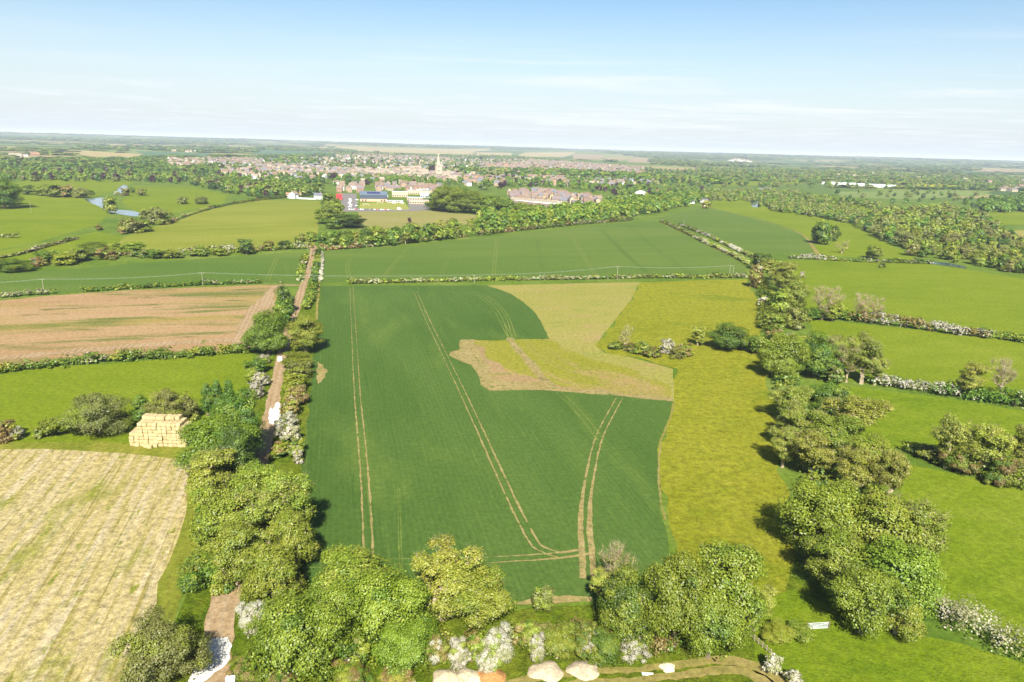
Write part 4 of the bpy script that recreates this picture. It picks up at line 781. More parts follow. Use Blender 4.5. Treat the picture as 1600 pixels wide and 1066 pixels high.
for a in [(700, 331, 286, 56, 's', 'huge bright green tree beside the school yard'), (735, 333, 297, 48, 's', 'big green tree second in the great clump by the school'), (725, 326, 290, 44, 'g', 'dark-leaved tree at the back of the great clump'), (765, 335, 303, 42, 's', 'big green tree third in the great clump'), (795, 338, 309, 40, 'g', 'green tree at the tail of the great clump'), (686, 328, 296, 36, 'g', 'dark-sided tree at the school end of the great clump'),
          (818, 342, 316, 36, 's', 'green tree after the tail of the great clump'), (516, 332, 300, 30, 'o', 'olive tree behind the olive hill field corner'), (512, 350, 322, 34, 's', 'bright tree at the corner of the olive hill field'), (526, 342, 312, 26, 'o', 'olive tree between the car park and the hill field'), (545, 356, 332, 48, 'd', 'broad dark green tree at the edge of the dry playing field'), (520, 358, 338, 28, 'g', 'green tree beside the broad dark one'), (528, 354, 335, 30, 'd', 'dark tree leaning on the broad dark one'),
          (487, 378, 358, 22, 'o', 'olive tree where the track meets the belt'), (505, 384, 362, 26, 'g', 'green tree over the end of the track'), (472, 384, 364, 22, 'k', 'blossoming tree left of the track end'), (522, 374, 360, 16, 'd', 'dark tree in the grass behind the belt'),
          (8, 326, 276, 52, 'g', 'large dark tree at the picture edge on the riverside meadow'), (-8, 322, 270, 44, 'o', 'olive tree at the picture edge behind the large dark one'), (45, 304, 287, 24, 'g', 'green tree first in the meadow thicket'), (68, 306, 288, 28, 'o', 'olive tree second in the meadow thicket'), (85, 308, 286, 32, 'o', 'wide olive tree in the meadow thicket'), (105, 308, 288, 36, 'b', 'brownish bush-tree in the meadow thicket'), (125, 309, 292, 26, 'w', 'grey-green tree last in the meadow thicket'), (142, 305, 297, 14, 'g', 'small tree beyond the meadow thicket'),
          (172, 334, 303, 26, 'o', 'olive tree standing on the river bend'), (196, 306, 293, 15, 'b', 'bush beside the upper river bend'), (223, 306, 293, 17, 'w', 'round willow right of the upper river'), (207, 301, 293, 11, 'g', 'small green bush near the upper river'), (286, 319, 305, 18, 'w', 'left one of the two round willows in the meadow'), (316, 319, 305, 22, 'w', 'right one of the two round willows in the meadow'),
          (205, 364, 336, 38, 'w', 'grey-green willow at the olive hill field end'), (222, 362, 342, 30, 'o', 'olive bush-tree between the two willows'), (246, 350, 321, 46, 'w', 'large grey-green willow over the hedge at the hill field'), (192, 366, 354, 18, 'q', 'small brownish bush at the foot of the willow'), (155, 360, 350, 13, 'b', 'small dark bush in the wet corner'), (183, 305, 298, 10, 'h', 'pale blossoming bush by the upper river'),
          (20, 424, 401, 50, 'g', 'round green tree at the picture edge on the far strip hedge'), (75, 411, 388, 34, 'g', 'green tree on the far strip hedge, beside a brown bush'), (100, 413, 392, 40, 'o', 'olive tree on the far strip hedge'), (62, 416, 400, 26, 'q', 'rusty bush on the far strip hedge'), (150, 398, 375, 44, 's', 'bright green tree highest on the far strip hedge'), (180, 398, 378, 32, 'o', 'olive tree beside the highest one on the hedge'), (207, 396, 375, 36, 's', 'bright green tree last of the high ones on the hedge'), (122, 408, 385, 34, 'o', 'olive bushy tree in front of the highest one'), (165, 405, 385, 34, 'b', 'brownish bushy tree in front of the high ones'), (225, 402, 388, 30, 'k', 'bush with blossom at the foot of the high ones'),
          (242, 404, 387, 28, 'g', 'green bush farther along the hill field hedge'), (270, 403, 388, 30, 'o', 'olive bush at the middle of the hill field hedge'), (310, 400, 384, 32, 'k', 'blossoming bush at the middle of the hill field hedge'), (345, 399, 383, 30, 'o', 'olive bush beside the dark round tree'), (420, 390, 375, 26, 'b', 'brown-green bush near the far track'), (445, 389, 374, 24, 'd', 'dark bush near the far track')]: T(*a)
# the riverside wood
zone([(1205, 330), (1290, 342), (1350, 352), (1350, 335), (1280, 325), (1200, 318)], 10.5, 'wwowg', (7, 10), '* willow or alder in the long riverside thicket', 'trees of the long riverside thicket', 41)
zone([(1186, 322), (1330, 350), (1334, 342), (1190, 316)], 9, 'wdowd', (6, 9), '* tree along the bank of the far river', 'trees along the far river bank', 42)
zone([(1330, 352), (1370, 334), (1470, 330), (1540, 343), (1570, 372), (1620, 398), (1620, 430), (1530, 418), (1470, 408), (1425, 400), (1380, 378)], 12, 'wwodwoaogw', (6, 15), '* tree in the riverside wood beyond the pastures', 'trees of the riverside wood', 43)
zone([(1560, 400), (1700, 405), (1700, 440), (1600, 430), (1540, 420)], 10, 'gwgo', (7, 11), '* tree at the end of the riverside wood', 'trees at the end of the riverside wood', 44)
zone([(1520, 322), (1600, 312), (1700, 318), (1700, 334), (1600, 332), (1540, 334)], 17, 'gdgg', (11, 16), '* tree in the dense clump beyond the riverside wood', 'trees of the dense clump beyond the wood', 45)
zone([(1290, 308), (1380, 322), (1376, 330), (1270, 316)], 14, 'gkwo', (6, 10), '* tree in the hedge row beyond the riverside thicket', 'trees of the row beyond the thicket', 46)
# left, behind the river meadows
zone([(-20, 283), (150, 284), (220, 284), (300, 290), (360, 304), (420, 308), (470, 305), (470, 292), (300, 276), (150, 270), (-20, 270)], 18, 'gowgodsp', (9, 14), '* tree in the broad woods behind the riverside meadows', 'trees behind the riverside meadows', 47, .8)
zone([(350, 304), (420, 309), (500, 306), (500, 296), (360, 290)], 17, 'gsodw', (8, 13), '* tree between the riverside meadows and the white houses', 'trees before the white houses', 48, .8)
# behind the town and across the country
zone([(-60, 268), (240, 272), (330, 280), (480, 290), (540, 294), (650, 288), (760, 290), (850, 294), (1000, 300), (1100, 300), (1100, 272), (800, 244), (500, 240), (300, 250), (-60, 252)], 34, 'gdgdopgs', (8, 12.5), '* tree among the houses of the town', 'garden trees of the town', 49, .62)
zone([(250, 266), (330, 272), (480, 288), (700, 292), (850, 290), (1010, 296), (1010, 262), (830, 250), (700, 262), (500, 258), (330, 247), (250, 248)], 19, 'gdgosog', (5, 9), '* small tree between the houses of the town', 'small trees between the town houses', 57, .8)
zone([(560, 286), (680, 288), (690, 282), (660, 276), (560, 276)], 17, 'gsg', (8, 11), '* tree in the green between the school and the old town', 'trees between the school and the old town', 50)
zone([(880, 290), (960, 288), (960, 280), (880, 276)], 22, 'gg', (9, 12), '* tree in the churchyard row beyond the terraces', 'trees of the row beyond the terraces', 51)
zone([(760, 292), (870, 292), (960, 306), (1060, 305), (1060, 298), (940, 292), (850, 284), (760, 280)], 19, 'gdogsp', (8, 13), '* tree between the terraces and the estate', 'trees between the terraces and the estate', 52, .8)
zone([(1020, 292), (1150, 292), (1400, 296), (1600, 296), (1720, 300), (1720, 280), (1500, 276), (1300, 268), (1100, 262), (1010, 276)], 42, 'wgowg', (9, 15), '* tree in the scattered woods of the far valley', 'trees of the far valley', 53, .7)
zone([(1090, 300), (1240, 300), (1300, 316), (1290, 322), (1190, 316), (1110, 314)], 15, 'wwogk', (7, 11), '* tree in the willow carr beyond the far crop', 'trees of the willow carr', 54, .85)
zone([(1380, 330), (1600, 340), (1600, 318), (1500, 300), (1300, 300), (1300, 312)], 44, 'gwdo', (8, 12), '* tree standing in the fields beyond the riverside wood', 'field trees beyond the riverside wood', 55, .5)
for a in [(520, 281, 269, 14, 'p', 'round copper beech alone before the old town'), (594, 279, 273, 16, 'p', 'wide copper beech over the green by the old town'), (676, 272, 258, 14, 'p', 'copper beech against the church tower'), (716, 275, 266, 10, 'p', 'copper beech behind the church'), (751, 250, 244, 9, 'p', 'far copper beech beyond the church'), (1010, 269, 264, 5, 'p', 'tiny copper beech in the estate'), (783, 296, 284, 13, 'p', 'copper beech beside the terraces'), (486, 302, 290, 16, 's', 'rounded light green tree between the white houses'), (499, 301, 284, 22, 'g', 'rounded green tree behind the white houses'), (432, 305, 286, 22, 'o', 'tall dull tree beside the hedge of the white house'), (622, 303, 294, 18, 'g', 'green tree between the blue roofed hall and the school'), (756, 297, 279, 20, 'g', 'dark green tree above the great clump')]: T(*a)

# ------------------------------------------------------------------ put the plants in: the largest as things, the rest as one wood
def bake(arrs, base, h, w, wh, rz, jit):
    V, c = arrs; s = np.array([w / (HREF * wh), w / (HREF * wh), h / HREF]); P = V * s; ca, sa = math.cos(rz), math.sin(rz)
    P = np.stack([P[:, 0] * ca - P[:, 1] * sa, P[:, 0] * sa + P[:, 1] * ca, P[:, 2]], 1) + np.asarray(base); return P.astype(np.float32), (c * jit).astype(np.float32)
def place_plants():
    trees = [p for p in PLANTS if NAMES[p[4]][1] == 'tree']; bushes = [p for p in PLANTS if NAMES[p[4]][1] == 'bush']
    trees.sort(key=lambda p: -p[0]); bushes.sort(key=lambda p: -p[0])
    # what has a label of its own always stays a thing
    def split(L, n):
        own = [p for p in L if p[6] is None]; rest = [p for p in L if p[6] is not None]; k = max(0, n - len(own)); return own + rest[:k], rest[k:]
    T1, T2 = split(trees, 300); B1, B2 = split(bushes, 200); r = np.random.default_rng(5)
    for (px, base, h, w, kind, label, group) in T1 + B1:
        lod = 0 if px > 52 else 1 if px > 24 else 2
        seed = int(r.integers(0, 3 if lod == 0 else 3)); cm, tm = proto_meshes(kind, lod, seed); nm, cat = NAMES[kind]; s = (w / (HREF * SPEC[kind]['wh']),) * 2 + (h / HREF,)
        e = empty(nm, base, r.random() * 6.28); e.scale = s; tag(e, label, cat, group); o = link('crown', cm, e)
        if tm and px > 12: link('trunk', tm, e)
    return T2 + B2
WV = []; WC = []
def wood(base, h, w, kind, lod, r):
    V, c, _, _ = proto_arrays(kind, lod, int(r.integers(0, 3))); P, cc = bake((V, c), base, h, w, SPEC[kind]['wh'], r.random() * 6.28, 0.85 + .3 * r.random()); WV.append(P); WC.append(cc)
REST = place_plants()
rw = np.random.default_rng(12)
for p in REST: wood(p[1], p[2], p[3], p[4], 3 if p[0] > 7 else 4, rw)
def far_country():
    r = np.random.default_rng(21); n = 0
    keepout = [[G(*q)[:2] for q in P] for P in ([(135, 236), (220, 241), (214, 249), (150, 245), (95, 239)], [(500, 228.5), (596, 232), (770, 236), (690, 242), (560, 238)], [(690, 237), (900, 239), (1020, 248), (1014, 256), (930, 251), (800, 245)], [(1425, 287), (1502, 290), (1498, 293), (1422, 291)], [(1530, 263), (1700, 270), (1700, 276), (1530, 268)], [(1280, 284), (1396, 290), (1394, 294), (1280, 290)], [(500, 256), (780, 262), (1100, 280), (1100, 262), (800, 244), (500, 240)],
                [(400, 234), (545, 239), (480, 243), (400, 240)], [(200, 233), (330, 240), (320, 245), (200, 243)])]
    def free(x, y): return not any(inpoly(x, y, P) for P in keepout)
    # woods by noise
    for _ in range(26000):
        d = 1900 * (16000 / 1900) ** (r.random() ** .85); az = math.radians(-40 + 80 * r.random()); x, y = d * math.sin(az), d * math.cos(az)
        f = vnoise(x, y * .6, 900, 31) * .6 + vnoise(x, y, 380, 32) * .4; thr = .60 if d < 5500 else .56 if d < 8000 else .47
        if f < thr + .03 or not free(x, y): continue
        big = 1.0 if d < 3000 else min(4.5, d / 2600); h = 12 + 6 * r.random(); wood((x, y, terrain(x, y) - 1), h, h * 1.6 * big, 'gdwogd'[r.integers(0, 6)], 4, r); n += 1
        if n > 7800: break
    # field hedges and lone trees
    for _ in range(330):
        d = 2000 * (11000 / 2000) ** r.random(); az = math.radians(-40 + 80 * r.random()); x, y = d * math.sin(az), d * math.cos(az)
        a = CROSSDIR + (0 if r.random() < .6 else 1.35) + r.normal() * .12; L = 250 + 650 * r.random(); st = 22 + d * .006
        for t in np.arange(0, L, st):
            X, Y = x + math.cos(a) * t, y + math.sin(a) * t
            if free(X, Y) and r.random() < .8: h = (5 + 6 * r.random() ** 2); wood((X, Y, terrain(X, Y) - .5), h, st * (1.1 + .4 * r.random()), 'gwodg'[r.integers(0, 5)], 4, r)
far_country()
V = np.concatenate(WV); c = np.concatenate(WC); tag(link('woodland', fast_mesh('woodland', V, len(V) // 4, 4, [MF], c)), kind='stuff')

# ------------------------------------------------------------------ the town
wallm = {k: flat_mat(k + '_wall', v, .9, .1, .1, .3) for k, v in dict(cream=(.33, .28, .185, 1), stone=(.30, .25, .16, 1), pink=(.26, .19, .135, 1), brick=(.25, .15, .10, 1), white=(.55, .54, .51, 1), yellow=(.40, .30, .15, 1)).items()}
roofm = {k: flat_mat(k + '_roof', v, .85, .15, .15, .4) for k, v in dict(brown=(.15, .10, .075, 1), pink=(.17, .125, .095, 1), slate=(.12, .12, .135, 1), stone=(.23, .19, .14, 1), orange=(.24, .135, .08, 1), mauve=(.145, .115, .11, 1)).items()}
MWIN = flat_mat('window_glass', (.05, .06, .08, 1), .15, .5, .1, 1)
def gable(w, d, e, h, ov=.35, th=.25, hip=0.0):
    """roof with its ridge along x"""
    m = MB(); x = w / 2 + ov; y = d / 2 + ov; ze = e - ov * (h - e) / (d / 2); hx = x - hip
    top = [(-x, -y, ze), (x, -y, ze), (hx, 0, h), (-hx, 0, h), (-x, y, ze), (x, y, ze)]; bot = [(a, b, c - th) for a, b, c in top]
    m.add([(a, b, c + .02) for a, b, c in top] + bot, [(0, 1, 2, 3), (5, 4, 3, 2), (7, 6, 9, 8), (10, 11, 8, 9), (0, 6, 7, 1), (4, 5, 11, 10), (1, 7, 8, 2), (5, 2, 8, 11), (0, 3, 9, 6), (4, 10, 9, 3)])
    return m
def house_meshes(w, d, e, h, wk, rk, hip=0.0, chim=True, wing=False):
    m = MB(); m.add([(-w / 2, -d / 2, -.5), (w / 2, -d / 2, -.5), (w / 2, d / 2, -.5), (-w / 2, d / 2, -.5), (-w / 2, -d / 2, e), (w / 2, -d / 2, e), (w / 2, d / 2, e), (-w / 2, d / 2, e), (-w / 2 + hip, 0, h - .3), (w / 2 - hip, 0, h - .3)],
          [(0, 1, 5, 4), (2, 3, 7, 6), (1, 2, 6, 9, 5), (3, 0, 4, 8, 7)])
    for fz in (1.0, 3.4) if e > 4.2 else (1.0,):
        n = max(2, int(w / 2.6))
        for i in range(n):
            x = -w / 2 + w * (i + .5) / n
            for sy in (-1, 1): m.box(x - .5, x + .5, sy * d / 2 - .03, sy * d / 2 + .03, fz, fz + 1.2, 1)
    if wing: m.box(-w * .1, w * .3, -d / 2 - 2.6, -d / 2 + .1, -.5, e * .75)
    wm = mesh('wall', m.v, m.f, [wallm[wk], MWIN], m.m); g = gable(w, d, e, h, hip=hip)
    if wing: g.box(-w * .13, w * .33, -d / 2 - 2.9, -d / 2 - .2, e * .75, e * .75 + .4)
    rm = mesh('roof', g.v, g.f, [roofm[rk]]); c = MB(); c.box(w * .32, w * .32 + .9, -.45, .45, h - 1.0, h + 1.3); c.tube([(w * .32 + .45, 0, h + 1.2), (w * .32 + .45, 0, h + 1.8)], .18, 6)
    cmh = mesh('chimney', c.v, c.f, [wallm['brick' if wk != 'stone' else 'stone']]) if chim else None
    return wm, rm, cmh
HOUSES = []; _hm = {}
def house(x, y, rz, dims, wk, rk, label, group, cat='house', name='house', hip=0.0):
    d = depth((x, y, 3)); HOUSES.append((dims[0] / d * FPX, x, y, rz, dims, wk, rk, label, group, cat, name, hip))
ROOFW = dict(brown='brown tiled', pink='pinkish tiled', slate='grey slate', stone='stone slate', orange='orange tiled', mauve='mauve tiled')
def houses(pix, sp, walls, roofs, place, seed, dims=((8, 14), (7, 9), (5.0, 6.6), (2.8, 4.2)), dens=.9, ang=None, jit=.15, wide=1.25):
    sp = sp * .86; P = [G(*p)[:2] for p in pix]; r = np.random.default_rng(seed); a = CROSSDIR if ang is None else ang; ca, sa = math.cos(a), math.sin(a)
    U = [(p[0] * ca + p[1] * sa, -p[0] * sa + p[1] * ca) for p in P]; us = [u[0] for u in U]; vs_ = [u[1] for u in U]
    for u in np.arange(min(us), max(us), sp):
        for v in np.arange(min(vs_), max(vs_), sp * wide):
            if r.random() > dens * (.62 if seed != 73 else .8): continue
            uu, vv = u + r.normal() * sp * jit, v + r.normal() * sp * jit; x, y = uu * ca - vv * sa, uu * sa + vv * ca
            if not inpoly(x, y, P): continue
            w = r.uniform(*dims[0]); w = round(w / 1.5) * 1.5; dd = dims[1][int(r.random() < .5)]; e = dims[2][int(r.random() < .6)]; h = e + dims[3][int(r.random() < .5)]; wk = walls[r.integers(0, len(walls))]; rk = roofs[r.integers(0, len(roofs))]
            house(x, y, a + (math.pi / 2 if r.random() < .3 else 0) + r.normal() * .06, (w, dd, e, h), wk, rk, f'{wk} walled house with {ROOFW[rk]} roof {place}', f'{wk} {rk} roofed houses {place}', hip=1.5 if r.random() < .2 else 0.0)
mixw = ['cream', 'pink', 'stone', 'brick', 'cream', 'white']; mixr = ['brown', 'pink', 'mauve', 'slate', 'brown', 'stone', 'slate']
houses([(262, 262), (330, 262), (318, 251), (262, 249)], 19, ['cream', 'white', 'cream', 'pink'], ['stone', 'brown', 'pink'], 'at the far hedge side of town', 61, dens=.6)
houses([(322, 256), (412, 260), (400, 249), (318, 249)], 18, ['cream', 'pink', 'white'], ['pink', 'mauve', 'brown'], 'in the outer estate by the pale field', 62, dens=.75)
houses([(358, 275), (410, 280), (404, 267), (356, 266)], 18, mixw, ['pink', 'mauve', 'stone'], 'in the estate nearest the riverside woods', 63, dens=.8)
houses([(398, 270), (470, 274), (580, 276), (560, 266), (470, 262), (400, 258)], 15, ['cream', 'stone', 'pink'], ['stone', 'mauve', 'brown', 'slate'], 'in the old town west of the church', 64, dens=.85)
houses([(525, 247), (640, 249), (710, 252), (700, 248), (620, 244), (525, 243)], 24, mixw, ['pink', 'brown', 'mauve'], 'in the thin far row behind the town trees', 65, dens=.75)
houses([(540, 276), (640, 280), (690, 284), (720, 284), (720, 274), (680, 270), (600, 268), (540, 268)], 14, ['stone', 'cream', 'stone', 'pink'], ['stone', 'mauve', 'brown', 'stone'], 'in the old town around the church', 66, dens=.9)
houses([(612, 271), (668, 274), (660, 266), (612, 266)], 17, ['stone', 'yellow', 'cream'], ['stone', 'stone', 'brown'], 'among the pale stone college buildings', 67, dims=((12, 20), (8, 10), (7, 9), (3.5, 4.5)), dens=.8)
houses([(525, 300), (560, 302), (640, 301), (690, 303), (690, 294), (640, 291), (560, 290), (525, 290)], 18, ['cream', 'pink', 'brick', 'white'], ['mauve', 'brown', 'pink', 'slate'], 'in the estate behind the school', 68, dens=.85)
houses([(715, 288), (760, 290), (800, 292), (790, 280), (730, 276)], 18, ['pink', 'brick', 'cream'], ['orange', 'brown', 'slate', 'pink'], 'between the church and the terraces', 69, dens=.75)
houses([(750, 272), (800, 276), (880, 284), (880, 270), (800, 256), (750, 256)], 17, ['pink', 'brick', 'cream'], ['pink', 'mauve', 'brown', 'orange'], 'in the brick estate behind the terraces', 70, dens=.8)
houses([(800, 258), (870, 264), (960, 274), (1005, 272), (1005, 263), (900, 255), (830, 251)], 19, ['cream', 'pink', 'white', 'brick'], ['pink', 'mauve', 'brown', 'pink'], 'in the large far estate', 71, dens=.85)
houses([(858, 291), (900, 293), (890, 282), (856, 280)], 20, ['pink', 'white'], ['orange', 'mauve', 'pink'], 'in the small group beyond the terraces', 72, dens=.8)
houses([(795, 315), (860, 319), (935, 326), (934, 313), (870, 304), (840, 300), (795, 304)], 15, ['yellow', 'cream', 'pink', 'cream'], ['pink', 'mauve', 'brown', 'slate', 'mauve'], 'in the new estate by the long white terraces', 73, dens=.92)
houses([(930, 293), (975, 296), (972, 283), (932, 282)], 24, ['white', 'white', 'cream'], ['mauve', 'slate', 'pink'], 'among the white farm buildings before the dome', 74, dims=((12, 20), (9, 11), (5, 6), (3, 4)), dens=.7)
houses([(1000, 287), (1025, 288), (1022, 280), (998, 279)], 24, ['cream', 'white'], ['slate', 'stone'], 'in the small yard behind the white dome', 75, dims=((12, 18), (9, 11), (4, 5), (3, 4)), dens=.7)
houses([(1140, 253), (1175, 254), (1170, 251), (1140, 250)], 60, ['white', 'cream'], ['stone'], 'at the pale farm in the far valley', 76, dims=((20, 34), (14, 16), (6, 7), (3, 4)), dens=.7)
houses([(1300, 276), (1600, 288), (1600, 282), (1300, 268)], 110, ['white', 'cream', 'pink'], ['stone', 'brown'], 'in the far villages on the valley floor', 77, dims=((14, 22), (10, 12), (5, 6), (3, 4)), dens=.35)
houses([(1565, 300), (1640, 304), (1640, 294), (1565, 290)], 30, ['white', 'pink', 'cream'], ['mauve', 'brown'], 'in the hamlet by the dense clump', 78, dims=((14, 20), (9, 11), (5, 6), (3, 4)), dens=.5)
houses([(255, 236), (330, 240), (330, 236), (255, 233)], 90, ['white', 'pink', 'cream'], ['stone', 'brown'], 'in the far village under the ridge wood', 79, dims=((16, 26), (12, 14), (6, 7), (4, 5)), dens=.4)
houses([(340, 272), (400, 284), (560, 288), (760, 292), (1000, 292), (1005, 264), (830, 250), (525, 246), (340, 252)], 46, mixw, mixr, 'scattered among the garden trees of the town', 80, dens=.95, jit=.4)
# terraces: two long white rows, every house with its own gable
for k, (pa, pb, n) in enumerate([((797, 322), (868, 330), 15), ((800, 317), (872, 323), 14)]):
    A_, B_ = G(*pa), G(*pb); an = math.atan2(B_[1] - A_[1], B_[0] - A_[0]); L = np.linalg.norm(B_ - A_)
    for i in range(n):
        p = A_ + (B_ - A_) * (i + .5) / n; house(p[0], p[1], an, (L / n, 9, 5.6, 8.4), 'white' if k else 'cream', 'pink' if k == 0 else 'stone', f'terraced house in the {["front", "rear"][k]} pale terrace facing the tree belt', f'{["front", "rear"][k]} pale terrace', name='terraced_house')
def put_houses():
    HOUSES.sort(key=lambda t: -t[0]); rest = HOUSES[290:]
    for (s, x, y, rz, dims, wk, rk, label, group, cat, name, hip) in HOUSES[:290]:
        key = (tuple(round(v, 1) for v in dims), wk, rk, hip)
        if key not in _hm: _hm[key] = house_meshes(*dims, wk, rk, hip)
        wm, rm, cmh = _hm[key]; e = empty(name, (x, y, 0), rz); tag(e, label, cat, group); link('wall', wm, e); ro = link('roof', rm, e)
        if cmh and s > 8: link('chimney', cmh, ro)
    m = MB(); ms = list(wallm.values()) + list(roofm.values()) + [MWIN]; wi = list(wallm); ri = list(roofm)
    for (s, x, y, rz, dims, wk, rk, *_r) in rest:
        w, d, e, h = dims; ca, sa = math.cos(rz), math.sin(rz); z = float(terrain(x, y)); tr = lambda P: [(x + a * ca - b * sa, y + a * sa + b * ca, z + c_) for a, b, c_ in P]
        m.add(tr([(-w / 2, -d / 2, -1), (w / 2, -d / 2, -1), (w / 2, d / 2, -1), (-w / 2, d / 2, -1), (-w / 2, -d / 2, e), (w / 2, -d / 2, e), (w / 2, d / 2, e), (-w / 2, d / 2, e), (-w / 2, 0, h - .2), (w / 2, 0, h - .2)]), [(0, 1, 5, 4), (2, 3, 7, 6), (1, 2, 6, 9, 5), (3, 0, 4, 8, 7)], wi.index(wk))
        m.add(tr([(-w / 2 - .3, -d / 2 - .3, e - .2), (w / 2 + .3, -d / 2 - .3, e - .2), (w / 2 + .3, 0, h), (-w / 2 - .3, 0, h), (-w / 2 - .3, d / 2 + .3, e - .2), (w / 2 + .3, d / 2 + .3, e - .2)]), [(0, 1, 2, 3), (5, 4, 3, 2)], len(wi) + ri.index(rk))
    tag(m.build('distant_housing', ms), kind='stuff')
put_houses()

# ---- single buildings
def at(px, py, z=0.0): p = G(px, py); p[2] = z; return p
def facing(p): return math.atan2(p[1], p[0]) - math.pi / 2        # local -y looks at the camera
M2 = {}
def M_(k, c, rough=.8, spec=.2, var=.06, sc=.5):
    if k not in M2: M2[k] = flat_mat(k, c, rough, spec, var, sc)
    return M2[k]
def hall():
    p = at(584, 315); t = empty('sports_hall', p, facing(p) + .03); tag(t, 'long hall with grey-blue metal roof and dark solar panels behind the pitch', 'hall')
    w, d, e, h = 37, 20, 9.0, 13.5
    m = MB(); m.box(-w / 2, w / 2, 0, d, -.5, 3.6); m.build('brick_wall', M_('orange_brick', (.52, .30, .20, 1)), t)
    m = MB(); m.box(-w / 2 - .3, w / 2 + .3, -.3, d + .3, 3.6, e); m.build('cladding', M_('blue_grey_cladding', (.045, .062, .085, 1), .6, .3), t)
    g = gable(w + .8, d + .8, e + .05, h, .3, .3); g.v = [(a, b + d / 2, c) for a, b, c in g.v]; ro = g.build('roof', M_('pale_blue_metal', (.085, .11, .14, 1), .6, .3), t)
    m = MB(); s = (h - e) / (d / 2 + .4)
    y0, y1 = 2.5, 7.5; z0, z1 = e + s * (y0 + .6), e + s * (y1 + .6)
    m.add([(-9, y0, z0 + .25), (9, y0, z0 + .25), (9, y1, z1 + .25), (-9, y1, z1 + .25), (-9, y0, z0 + .05), (9, y0, z0 + .05), (9, y1, z1 + .05), (-9, y1, z1 + .05)], [(0, 1, 2, 3), (0, 4, 5, 1), (1, 5, 6, 2), (2, 6, 7, 3), (3, 7, 4, 0)]); m.build('solar_panel', M_('solar_glass', (.03, .035, .09, 1), .2, .6), t)
    for x in (-15, -11, 11, 15): m = MB(); m.box(x - .9, x + .9, -.08, .02, .2, 2.6); m.build('door', M_('dark_door', (.06, .05, .05, 1)), t)
hall()
def flat_block(px, py, w, d, h, wall, roofc, label, name='school_building', cat='school', extra=None, rz=0.0):
    p = at(px, py); t = empty(name, p, facing(p) + rz); tag(t, label, cat)
    m = MB(); m.box(-w / 2, w / 2, 0, d, -.5, h); m.build('wall', wall, t)
    m = MB(); m.box(-w / 2 - .3, w / 2 + .3, -.3, d + .3, h, h + .5); ro = m.build('roof', roofc, t)
    m = MB()
    n = int(w / 3.2)
    for i in range(n): x = -w / 2 + w * (i + .5) / n; m.box(x - 1.1, x + 1.1, -.06, .02, .9, 2.6); 
    m.build('window', MWIN, t)
    if extra:
        for (a, b, c_, dd, hh) in extra: m = MB(); m.box(a, b, c_, dd, h + .5, h + .5 + hh); m.build('rooflight', M_('white_roof', (.46, .47, .49, 1)), ro)
    return t
YB = M_('yellow_brick', (.42, .33, .21, 1)); WR = M_('white_roof', (.46, .47, .49, 1)); BR = M_('blue_grey_roof', (.15, .19, .26, 1)); PR = M_('pink_roof', (.42, .30, .27, 1)); GRY = M_('grey_roof', (.45, .44, .42, 1))
flat_block(625, 308, 24, 14, 7.5, YB, GRY, 'yellow brick school block beside the long blue roofed hall')
flat_block(654, 304, 36, 14, 6.5, YB, BR, 'flat school block with blue-grey roof and white rooflights', extra=[(-14, -10, 3, 9, .8), (-4, 6, 3, 9, .8)])
flat_block(664, 309, 14, 10, 6, M_('pale_block', (.42, .42, .44, 1)), WR, 'white flat roofed school block next to the great clump of trees')
flat_block(648, 313, 22, 9, 3.6, YB, WR, 'low school block with a white roof above the yard')
flat_block(655, 319, 26, 10, 4.4, YB, PR, 'low school block with a pinkish roof beside the yard')
flat_block(602, 313, 8, 8, 6, YB, GRY, 'small yellow brick wing at the end of the long hall')
flat_block(617, 316.5, 22, 4, 2.4, M_('grey_shed', (.35, .35, .36, 1)), GRY, 'low grey shed along the top of the sports pitch', 'shed', 'shed')
t = flat_block(530, 312, 8, 14, 6.5, M_('red_paint', (.62, .03, .03, 1), .5, .3), M_('red_roof', (.60, .05, .06, 1)), 'bright red flat roofed building beside the car park', 'red_building', 'building')
p = at(642.3, 303); m = MB(); m.tube([(0, 0, 0), (0, 0, 11)], [.7, .55], 8); o = m.build('chimney_stack', M_('white_paint', (.8, .8, .8, 1))); o.location = p; tag(o, 'slim white chimney standing behind the school blocks', 'chimney')
def gabled(px, py, w, d, e, h, wk, rk, label, rz=0.0, name='house', cat='house', wing=False):
    p = at(px, py); wm, rm, cmh = house_meshes(w, d, e, h, wk, rk, 0.0, True, wing); t = empty(name, p, facing(p) + rz); tag(t, label, cat); link('wall', wm, t); ro = link('roof', rm, t); link('chimney', cmh, ro)
gabled(459, 310, 13, 9, 6.2, 10, 'white', 'stone', 'large white house with steep gable above the olive hill field', 1.2, wing=True)
gabled(452, 309, 8, 8, 4.5, 7.5, 'white', 'orange', 'low orange roofed wing beside the large white house', .1)
gabled(473, 305, 9, 8, 5, 8, 'yellow', 'brown', 'orange brick house behind the white garden wall', .2)
gabled(482, 300, 9, 8, 6, 9, 'brick', 'orange', 'red brick house among trees behind the white garden wall', 1.3)
gabled(497, 311, 11, 9, 5.6, 8.6, 'white', 'slate', 'white grey-roofed house beside the rounded light tree', .1, wing=True)
gabled(460, 277, 12, 9, 6, 9, 'white', 'slate', 'white gabled house in the middle of the old town side', .6)
gabled(434, 269, 15, 9, 6, 9, 'white', 'slate', 'long slate roofed white house above the garden trees', .2)
gabled(525, 288, 9, 8, 5, 7.5, 'white', 'pink', 'white walled house under the round copper beech', .3)
gabled(386, 297, 15, 9, 4, 6.6, 'white', 'pink', 'pale bungalow between trees beside the riverside meadow', .2)
